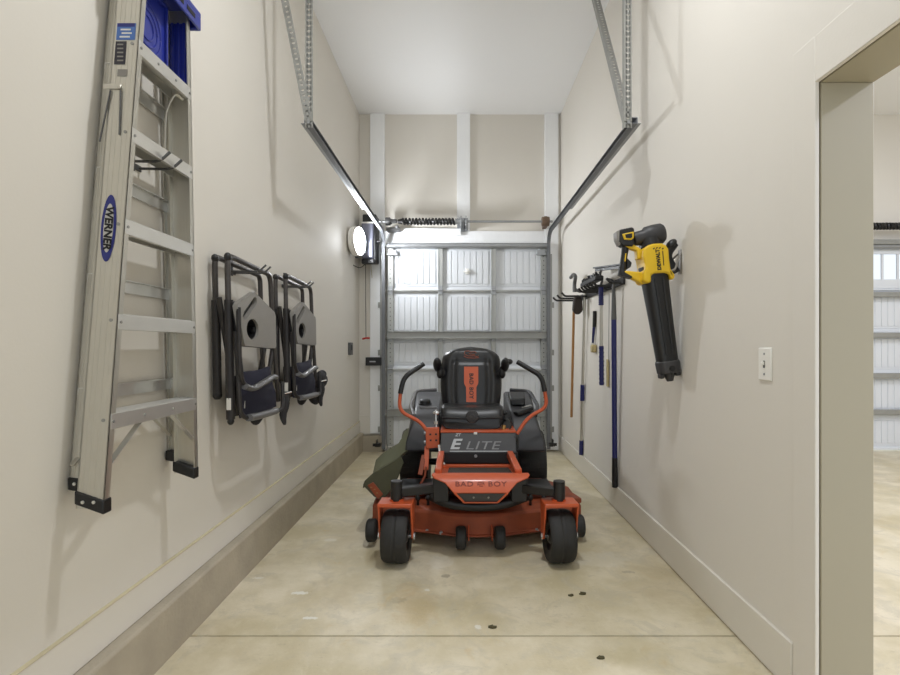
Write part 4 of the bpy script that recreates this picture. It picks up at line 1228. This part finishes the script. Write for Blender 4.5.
# backrest: shaped shell
bz0, bz1 = .855, 1.322
def bw(t):
    """half width up the back"""
    if t < .72: return .232 + .020 * math.sin(math.pi * min(1, t / .6) * .8)
    u = (t - .72) / .28
    return .2424 * (1 - u ** 2.6) ** .5 * (1 - .0 * u) if u < 1 else .0
def by(t): return 4.24 + .13 * t
def front(u, t):
    """bulge of the padding towards the driver's side: bolsters at the sides, two soft channels"""
    b = .050 + .018 * abs(u) ** 2.5 * (1 - t) + .012 * math.exp(-((abs(u) - .80) / .12) ** 2)
    b -= .014 * math.exp(-((abs(u) - .58) / .07) ** 2) * (1 if t < .72 else max(0, 1 - (t - .72) * 8))
    b -= .012 * math.exp(-((t - .74) / .03) ** 2) * (abs(u) < .62)
    return b
m = MB()
NU, NT = 32, 30
fr_, bk_ = [], []
for j in range(NT + 1):
    t = j / NT * .9995
    w = max(bw(t), .004)
    rf, rb = [], []
    for i in range(NU + 1):
        u = -1 + 2 * i / NU
        edge = max(0, 1 - abs(u) ** 5) * (1 - max(0, (t - .9) / .1) ** 3)
        p = S3(u * w, by(t), bz0 + (bz1 - bz0) * t)
        rf.append(m._v(p - V((0, front(u, t) * edge + .004, 0))))
        rb.append(m._v(p + V((0, .045 * edge + .004, 0))))
    fr_.append(rf); bk_.append(rb)
for j in range(NT):
    for i in range(NU):
        m.bm.faces.new((fr_[j][i], fr_[j][i + 1], fr_[j + 1][i + 1], fr_[j + 1][i]))
        m.bm.faces.new((bk_[j][i], bk_[j + 1][i], bk_[j + 1][i + 1], bk_[j][i + 1]))
    for i in (0, NU):
        m.bm.faces.new((fr_[j][i], fr_[j + 1][i], bk_[j + 1][i], bk_[j][i]))
for j in (0, NT):
    for i in range(NU): m.bm.faces.new((fr_[j][i], fr_[j][i + 1], bk_[j][i + 1], bk_[j][i]))
bkr = m.build('backrest', M['vinyl'], mo, sharp=60)
def on_back(u_abs, t, off=.003):
    w = bw(t); u = u_abs / w
    edge = max(0, 1 - abs(u) ** 5)
    return S3(u_abs, by(t) - front(u, t) * edge - .004 - off, bz0 + (bz1 - bz0) * t)
def back_patch(outline, name, material, off=.003, n=24):
    """outline: half width at t, as a list of (t, halfwidth)"""
    m = MB(); rows = []
    for k in range(n + 1):
        t = outline[0][0] + (outline[-1][0] - outline[0][0]) * k / n
        for (ta, wa), (tb, wb) in zip(outline, outline[1:]):
            if ta <= t <= tb + 1e-9: w = wa + (wb - wa) * (t - ta) / max(1e-9, tb - ta)
        rows.append(([on_back(w * q, t, off) for q in (-1, -.5, 0, .5, 1)], [on_back(w * q, t, off - .004) for q in (-1, -.5, 0, .5, 1)]))
    A = [[m._v(p) for p in r[0]] for r in rows]; Bq = [[m._v(p) for p in r[1]] for r in rows]
    for j in range(n):
        for i in range(4):
            m.bm.faces.new((A[j][i], A[j][i + 1], A[j + 1][i + 1], A[j + 1][i]))
            m.bm.faces.new((Bq[j][i], Bq[j + 1][i], Bq[j + 1][i + 1], Bq[j][i + 1]))
        for i in (0, 4): m.bm.faces.new((A[j][i], A[j + 1][i], Bq[j + 1][i], Bq[j][i]))
    return m.build(name, material, bkr)
back_patch([(.045, .040), (.30, .042), (.36, .058), (.65, .058)], 'stripe', M['orange'])
dwn = (on_back(0, .2) - on_back(0, .6)).normalized()
text('BAD', .047, (on_back(.0, .44, .005), dwn, (1, 0, 0)), M['inkblack'], bkr, bold=.001, depth=.0008, spacing=1.05)
text('BOY', .047, (on_back(.0, .20, .005), dwn, (1, 0, 0)), M['inkblack'], bkr, bold=.001, depth=.0008, spacing=1.05)
m = MB()
def em(pts):
    m.tube([on_back(x, t, .002) for x, t in pts], .0035, seg=6)
em([(-.055, .87), (-.05, .92), (-.02, .925), (.0, .905), (.03, .915), (.045, .89)])
em([(-.05, .86), (-.02, .835), (.02, .84), (.055, .825), (.06, .845)])
em([(-.02, .88), (.01, .865), (.035, .87)])
em([(-.06, .835), (-.03, .805), (.03, .80), (.065, .81)])
m.build('emblem', M['orange_dirty'], bkr)
# folded-up armrests
for s in (-1, 1):
    m = MB()
    m.tube([S3(s * .215, 4.30, 1.09), S3(s * .262, 4.28, 1.13), S3(s * .285, 4.25, 1.19 if s < 0 else 1.19)], .03, seg=14, fil=.03)
    m.ell(S3(s * .275, 4.23, 1.175), (.035, .09, .042), Matrix.Rotation(-.6, 3, 'X'))
    if s > 0: m.ell(S3(.305, 4.24, 1.20), (.035, .06, .025))
    m.ell(S3(s * .255, 4.26, 1.105), (.028, .04, .045))
    m.build('armrest', M['black'], mo)
# control levers
def lever(pts, ys, kg, brk):
    P = [Q(x, y, d) for (x, y), d in zip(pts, ys)]
    a = MB().tube(P[kg - 1:], .0135, seg=12, fil=.10).build('control_lever', M['orange'], mo)
    k = P[:kg] + [P[kg - 1].lerp(P[kg], .08)]
    MB().tube(k, .0185, seg=14, fil=.07).build('grip', M['black'], a)
lever([(423.7, 363.8), (404.0, 377), (400.5, 392), (398.8, 411), (420, 421.5), (428, 432)], [3.93, 3.86, 3.84, 3.84, 3.84, 3.82], 3, 1)
lever([(517.3, 361.8), (541.5, 376), (544.5, 390), (547.5, 407), (528, 417), (517, 434)], [3.93, 3.86, 3.84, 3.84, 3.84, 3.82], 3, 1)
for s in (-1,):
    pts = [(425.5, 428), (439.2, 427.5), (439.5, 447.5), (426, 449)]
    m = MB(); m.prism([Q(x, y, 3.80) for x, y in pts], (0, .035, 0)); lb_ = m.build('lever_bracket', M['orange'], mo, bevel=.004)
    for x, y in ((430.3, 434.4), (436, 434.2), (430.6, 440.3), (436.2, 440.2)): MB().box(Q(x, y, 3.797), (.014, .006, .012)).build('bracket_slot', M['inkblack'], lb_)
    for y in (433, 442): MB().cyl(Q(425.8, y, 3.815), Q(424, y, 3.815), .012, seg=6).build('bracket_bolt', M['steel'], lb_)
m = MB(); m.bar(Q(427, 446, 3.83), Q(426, 470, 3.74), .035, .012, up=(0, 1, 0)); m.build('lever_strut', M['orange'], mo, bevel=.003)
m = MB(); m.bar(Q(424, 455, 3.80), Q(420, 475, 3.70), .034, .012, up=(0, 1, 0)); m.build('lever_strut', M['orange_dirty'], mo, bevel=.003)
m = MB(); m.tube([Q(426, 467, 3.72), Q(425, 476, 3.70), Q(419, 487, 3.66)], .009, seg=8); m.build('lift_rod', M['orange_dirty'], mo)
m = MB(); m.tube([Q(439, 445, 3.72), Q(440, 452, 3.70), Q(443, 464, 3.66)], .011, seg=10, flat=.6); m.tube([Q(443, 463, 3.66), Q(445, 466.5, 3.65)], .013, seg=8); m.build('brake_pedal', M['chrome'], mo)
m = MB(); m.tube([Q(437, 431, 3.86), Q(436.2, 420, 3.88), Q(436, 410, 3.9)], .010, seg=8); m.ell(Q(436.6, 413, 3.9), (.03, .02, .018)); m.cyl(Q(436, 424, 3.87), Q(436, 421, 3.87), .02, seg=8); m.build('height_rod', M['chrome'], mo)
# right-hand console
m = MB(); m.prism([Q(502, 431, 3.86), Q(512, 431, 3.86), Q(510, 419, 3.95), Q(503, 420, 3.95)], (0, .06, .0)); cs_ = m.build('console', M['black'], mo, bevel=.006)
m = MB(); m.cyl(Q(503.5, 432, 3.84), Q(504, 425.5, 3.86), .02, .015, seg=10); m.build('hose_fitting', M['brass'], cs_)
m = MB(); m.tube([Q(505, 420, 3.93), Q(504.5, 414, 3.96)], .010, seg=8); m.ell(Q(504.3, 413, 3.96), (.022, .022, .018)); m.tube([Q(509, 430, 3.84), Q(512.5, 423, 3.86), Q(509, 418, 3.9)], .006, seg=8); m.build('throttle', M['black'], cs_)
m = MB(); m.bx(CXM + .262, CXM + .315, 3.78, 3.86, .575, .68); m.ell(P3(.29, 3.775, .655), (.022, .02, .03)); m.build('ignition_box', M['black'], mo, bevel=.006)
# side pods
for s in (-1, 1):
    x0, x1 = (s * .27, s * .53) if s < 0 else (.285, .535)
    prof = [(3.93, .525), (3.93, .60), (4.02, .765), (4.08, .80), (4.72, .915), (4.80, .90), (4.80, .70), (4.62, .645), (4.45, .60), (4.34, .525)]
    m = MB()
    A, Bv = [], []
    for y, z in prof: A.append(P3(x0, y, z)); Bv.append(P3(x1 - s * (.055 if z > .7 and y < 4.2 else .0) - s * (.02 if z > .9 else 0), y, z))
    m.loft([A, Bv]); pod = m.build('side_pod', M['pod'], mo, bevel=.018, seg=3)
    m = MB(); m.tube([P3(x1 - s * .06, 4.05, .785), P3(x1 - s * .01, 4.25, .835), P3(x1 - s * .015, 4.74, .918), P3(x0 + s * .06, 4.79, .925)], .016, seg=10, fil=.08); m.build('pod_edge', M['armpad' if s < 0 else 'pod'], pod)  # left edge in paler grey: reflected light put into its colour
    if s < 0:
        m = MB(); m.lathe([(.045, 0), (.047, .02), (.040, .035), (.022, .044)], P3(-.405, 4.35, .845), (0, -.17, 1), 24); m.cyl(P3(-.405, 4.35, .825), P3(-.405, 4.35, .85), .058); m.build('fuel_cap', M['black'], pod)
        m = MB(); m.bx(CXM - .44, CXM - .30, 4.20, 4.24, .815, .835); m.build('cap_ledge', M['armpad'], pod, bevel=.004)
    else:
        m = MB(); m.loft([[P3(.30 + a, 4.25 + b, .84 + b * .18 + h) for a, b in ((0, 0), (.12, 0), (.14, .22), (0, .22))] for h in (0, .06)]); m.build('cup_holder', M['black'], pod, bevel=.01)
        m = MB(); m.bar(P3(.38, 4.16, .835), P3(.46, 4.20, .85), .02, .01); m.build('latch', M['chrome'], pod, bevel=.003)
        m = MB(); m.bar(P3(.32, 4.05, .80), P3(.45, 4.12, .835), .07, .03); m.build('switch_panel', M['black'], pod, bevel=.008)
# rear wheels
for s in (-1, 1):
    xc = CXM + s * .505
    m = MB()
    m.lathe([(.16, -.10), (.24, -.12), (.275, -.118), (.288, -.095), (.291, 0), (.288, .095), (.275, .118), (.24, .12), (.16, .10)], (xc, 4.67, .291), (1, 0, 0), 56, closed=True)
    for k in range(28):
        a = 2 * math.pi * k / 28
        for q in (-1, 0, 1):
            aa = a + (.11 if q == 0 else 0)
            c = V((xc + q * .07, 4.67 + .287 * math.cos(aa), .291 + .287 * math.sin(aa)))
            m.box(c, (.055, .012, .034), Matrix.Rotation(aa, 3, 'X'))
    w_ = m.build('rear_tyre', M['rubber'], mo)
    m = MB(); m.lathe([(.03, -.09), (.10, -.05), (.155, -.095), (.162, -.09), (.162, .09), (.155, .095), (.10, .05), (.03, .09)], (xc, 4.67, .291), (1, 0, 0), 36); m.build('rim', M['blackmetal'], w_)
    m = MB(); m.cyl((CXM + s * .2, 4.67, .291), (xc + s * .05, 4.67, .291), .03); m.build('axle', M['blackmetal'], w_)
m = MB(); m.bx(CXM - .25, CXM + .25, 4.55, 4.95, .28, .36); m.build('transmission', M['black'], mo, bevel=.01)
# engine behind the seat
m = MB(); m.bx(CXM - .24, CXM + .24, 4.55, 5.02, .42, .60); m.cyl(P3(0, 4.78, .60), P3(0, 4.78, .74), .21, .19, seg=32); en = m.build('engine', M['black'], mo, bevel=.012)
m = MB(); m.cyl(P3(0, 4.78, .74), P3(0, 4.78, .765), .15, .13, seg=32); m.build('fan_guard', M['slate'], en)
m = MB(); m.cyl(P3(-.2, 5.02, .52), P3(.2, 5.02, .52), .075, seg=20); m.build('muffler', M['slate'], en)
# mowing deck
def deck_outline(o=0.0):
    h = [(.735, 3.78), (.725, 3.62), (.66, 3.55), (.40, 3.475), (.26, 3.43), (.15, 3.385), (.0, 3.375)]
    R_ = [(x + o * (1 if x > .3 else .0), y - o) for x, y in h]
    left = [(-x, y) for x, y in reversed(R_[:-1])]
    return R_ + left + [(-.735 - o, 4.05), (-.55, 4.32 + o), (.55, 4.32 + o), (.735 + o, 4.05)]
dk = deck_outline()
m = MB()
dl = deck_outline(.014)
zs = [(.088, dl), (.100, dl), (.104, dk), (.215, dk), (.232, deck_outline(-.012)), (.238, deck_outline(-.03))]
m.loft([[P3(x + .005, y, z) for x, y in o] for z, o in zs])
de = m.build('mowing_deck', M['orange_dirty'], mo, bevel=.003, sharp=30)
for x in (-.45, .0, .45): MB().cyl(P3(x, 3.86, .236), P3(x, 3.86, .275), .11, .10, seg=24).build('spindle_housing', M['orange_dirty'], de, bevel=.004)
m = MB(); m.prism([P3(-.56, 3.70, .275), P3(-.2, 3.66, .275), P3(.2, 3.66, .275), P3(.56, 3.70, .275), P3(.56, 4.0, .275), P3(-.56, 4.0, .275)], (0, 0, .035)); m.build('belt_cover', M['black'], de, bevel=.01)
for x, y, r, z in ((-.105, 3.385, .072, .096), (.145, 3.385, .072, .096), (-.70, 3.515, .075, .098), (.70, 3.60, .075, .098)):
    m = MB(); m.lathe([(.012, -.034), (r - .012, -.034), (r, -.022), (r, .022), (r - .012, .034), (.012, .034)], P3(x, y - .045, z), (1, 0, 0), 28); w_ = m.build('gauge_wheel', M['rubber'], de, bevel=.003)
for x in (-.055, .095):
    m = MB(); m.bar(P3(x, 3.35, .075), P3(x, 3.35, .15), .006, .03, up=(0, 1, 0)); m.bar(P3(x, 3.345, .145), P3(x, 3.40, .16), .006, .02); m.build('wheel_bracket', M['orange'], de, bevel=.002)
for x in (-.40, -.33, .37, .46):
    m = MB(); m.tube([P3(x, 3.56, .238), P3(x, 3.55, .31), P3(x - .02, 3.54, .36)], .010, seg=8); m.ell(P3(x, 3.55, .29), (.018, .018, .022)); m.build('deck_hanger', M['blackmetal'], de)
for x, y in ((-.33, 3.46), (-.235, 3.42), (.40, 3.47), (.555, 3.51), (-.56, 3.525)): MB().cyl(P3(x, y + .02, .10), P3(x, y - .012, .10), .012, seg=6).build('deck_bolt', M['steel'], de)
m = MB(); m.box(P3(.66, 3.66, .255), (.12, .14, .035), Matrix.Rotation(.2, 3, 'Z')); m.build('end_plate', M['orange_dirty'], de, bevel=.008)
# discharge chute folded half up on the machine's right
prof = [Q(363, 486.5, 3.60), Q(364.5, 481, 3.60), Q(372, 474, 3.60), Q(385, 466.5, 3.60), Q(394, 461, 3.60), Q(400, 455.5, 3.60), Q(403, 453, 3.60)]
ra = [p.copy() for p in prof] + [p + V((0, 0, -.014)) for p in reversed(prof)]
m = MB()
m.loft([[V((p.x, 3.60 + .38 * k / 6, p.z - .05 * k / 6)) for p in ra] for k in range(7)])
cht = m.build('discharge_chute', M['olive'], mo, bevel=.005, sharp=30)
pf = [Q(375, 463, 4.12), Q(381, 457, 4.12), Q(391, 450, 4.12), Q(398, 446, 4.12), Q(401, 441, 4.12), Q(404, 434, 4.12), Q(409, 430, 4.12)]
ra = [p.copy() for p in pf] + [p + V((0, 0, -.016)) for p in reversed(pf)]
m = MB()
hood = [p.copy() for p in prof] + [p + V((0, 0, -.014)) for p in reversed(prof)]
def hood_at(i, y): return V((hood[i].x, y, hood[i].z - .05 * (y - 3.60) / .38))
m.loft([[hood_at(i, 3.93).lerp(V((p.x, 4.16, p.z + .012)), (k / 6) ** .8) + V((0, -.0, .004)) for i, p in enumerate(ra)] for k in range(7)])
m.build('chute_flap', M['olive_pale'], cht, bevel=.005, sharp=30)
m = MB()
sk = [(362.8, 485.5), (364.5, 481), (372, 474), (385, 466.5), (394, 461), (400.5, 455.5), (403.5, 463), (398, 478), (391.5, 490), (385.5, 497), (381, 500), (374, 497)]
m.prism([Q(x, y, 3.592) for x, y in sk], (0, .016, 0)); m.build('chute_skirt', M['olive'], cht, bevel=.006)
m = MB(); m.prism([Q(x, y, 3.586) for x, y in ((367.3, 485.5), (373, 482.2), (383.2, 494.5), (378, 499.5))], (0, .012, 0)); dc = m.build('chute_decal', M['orange_dirty'], cht, bevel=.003)
for x, y in ((371, 487.5), (374.5, 489.5), (377, 493)): MB().box(Q(x, y, 3.585), (.012, .004, .006)).build('decal_mark', M['brass'], dc)
for a_, b_ in ((3.62, 3.66), (4.0, 4.05)): MB().bar(Q(384, 499, a_), Q(387.5, 505, b_), .05, .02).build('chute_hinge', M['orange_dirty'], cht, bevel=.003)

# ------------------------------------------------------------------ litter on the slab
def litter(px, py, s, label, seed):
    rnd = random.Random(seed)
    d = F * H / (py - CY)
    c = V(((px - CX) / F * d, d, 0))
    m = MB()
    n = 9
    rim = []
    for k in range(n):
        a = 2 * math.pi * k / n
        r = s * (.6 + .5 * rnd.random())
        rim.append(c + V((r * math.cos(a) * 1.5, r * math.sin(a), .003 + .006 * rnd.random())))
    top = m._v(c + V((0, 0, .010)))
    bot = [m._v(V((p.x, p.y, .0005))) for p in rim]; tp_ = [m._v(p) for p in rim]
    for k in range(n):
        m.bm.faces.new((tp_[k], tp_[(k + 1) % n], top)); m.bm.faces.new((bot[k], bot[(k + 1) % n], tp_[(k + 1) % n], tp_[k]))
    m.bm.faces.new(bot)
    o = m.build('dry_leaf', M['leaf'])
    o.data.transform(Matrix.Translation(-V((c.x, c.y, 0)))); o.location = (c.x, c.y, 0)
    tag(o, label, 'leaf', 'dry leaves on the slab')
litter(583, 594, .016, 'dark dry leaf on the concrete right of the mower front', 1)
litter(571, 596, .010, 'small dark scrap beside the leaf right of the mower front', 5)
litter(492, 627.5, .014, 'dark dry leaf just behind the slab seam', 2)
litter(601, 658, .013, 'dark dry leaf in front of the slab seam on the right', 3)

# ------------------------------------------------------------------ light
def area(name, loc, size, power, col, rot=(0, 0, 0), shape='DISK', sy=None):
    l = bpy.data.lights.new(name, 'AREA'); l.shape = shape; l.size = size
    if sy: l.size_y = sy
    l.energy = power; l.color = col
    o = bpy.data.objects.new(name, l); COL.objects.link(o); o.location = loc; o.rotation_euler = rot
    return o
WARM = (.94, .97, 1.0)
def lamp_ceiling(x, y, p):
    area('ceiling_lamp', (x, y, ZC - .02), .17, p, WARM)
lamp_ceiling(.2, 2.1, 38)
area('garage_fill', (4.4, 3.2, ZC - .02), .5, 80, (.86, .9, 1.0))  # added fill, stands for daylight in the neighbouring bay
area('garage_fill', (4.4, .2, ZC - .02), .5, 120, (.82, .84, 1.0))  # second added fill, brightens the near floor of that bay
w = bpy.data.worlds.new('world'); scene.world = w
w.use_nodes = True
bg = w.node_tree.nodes['Background']
bg.inputs['Color'].default_value = (.84, .92, 1.0, 1)
bg.inputs['Strength'].default_value = 1.2
vs = scene.view_settings
vs.view_transform = 'Standard'; vs.look = 'None'; vs.gamma = 1.0; vs.use_curve_mapping = False
scene.display_settings.display_device = 'sRGB'
vs.exposure = 0.27
scene.cycles.max_bounces = 10
scene.cycles.diffuse_bounces = 6
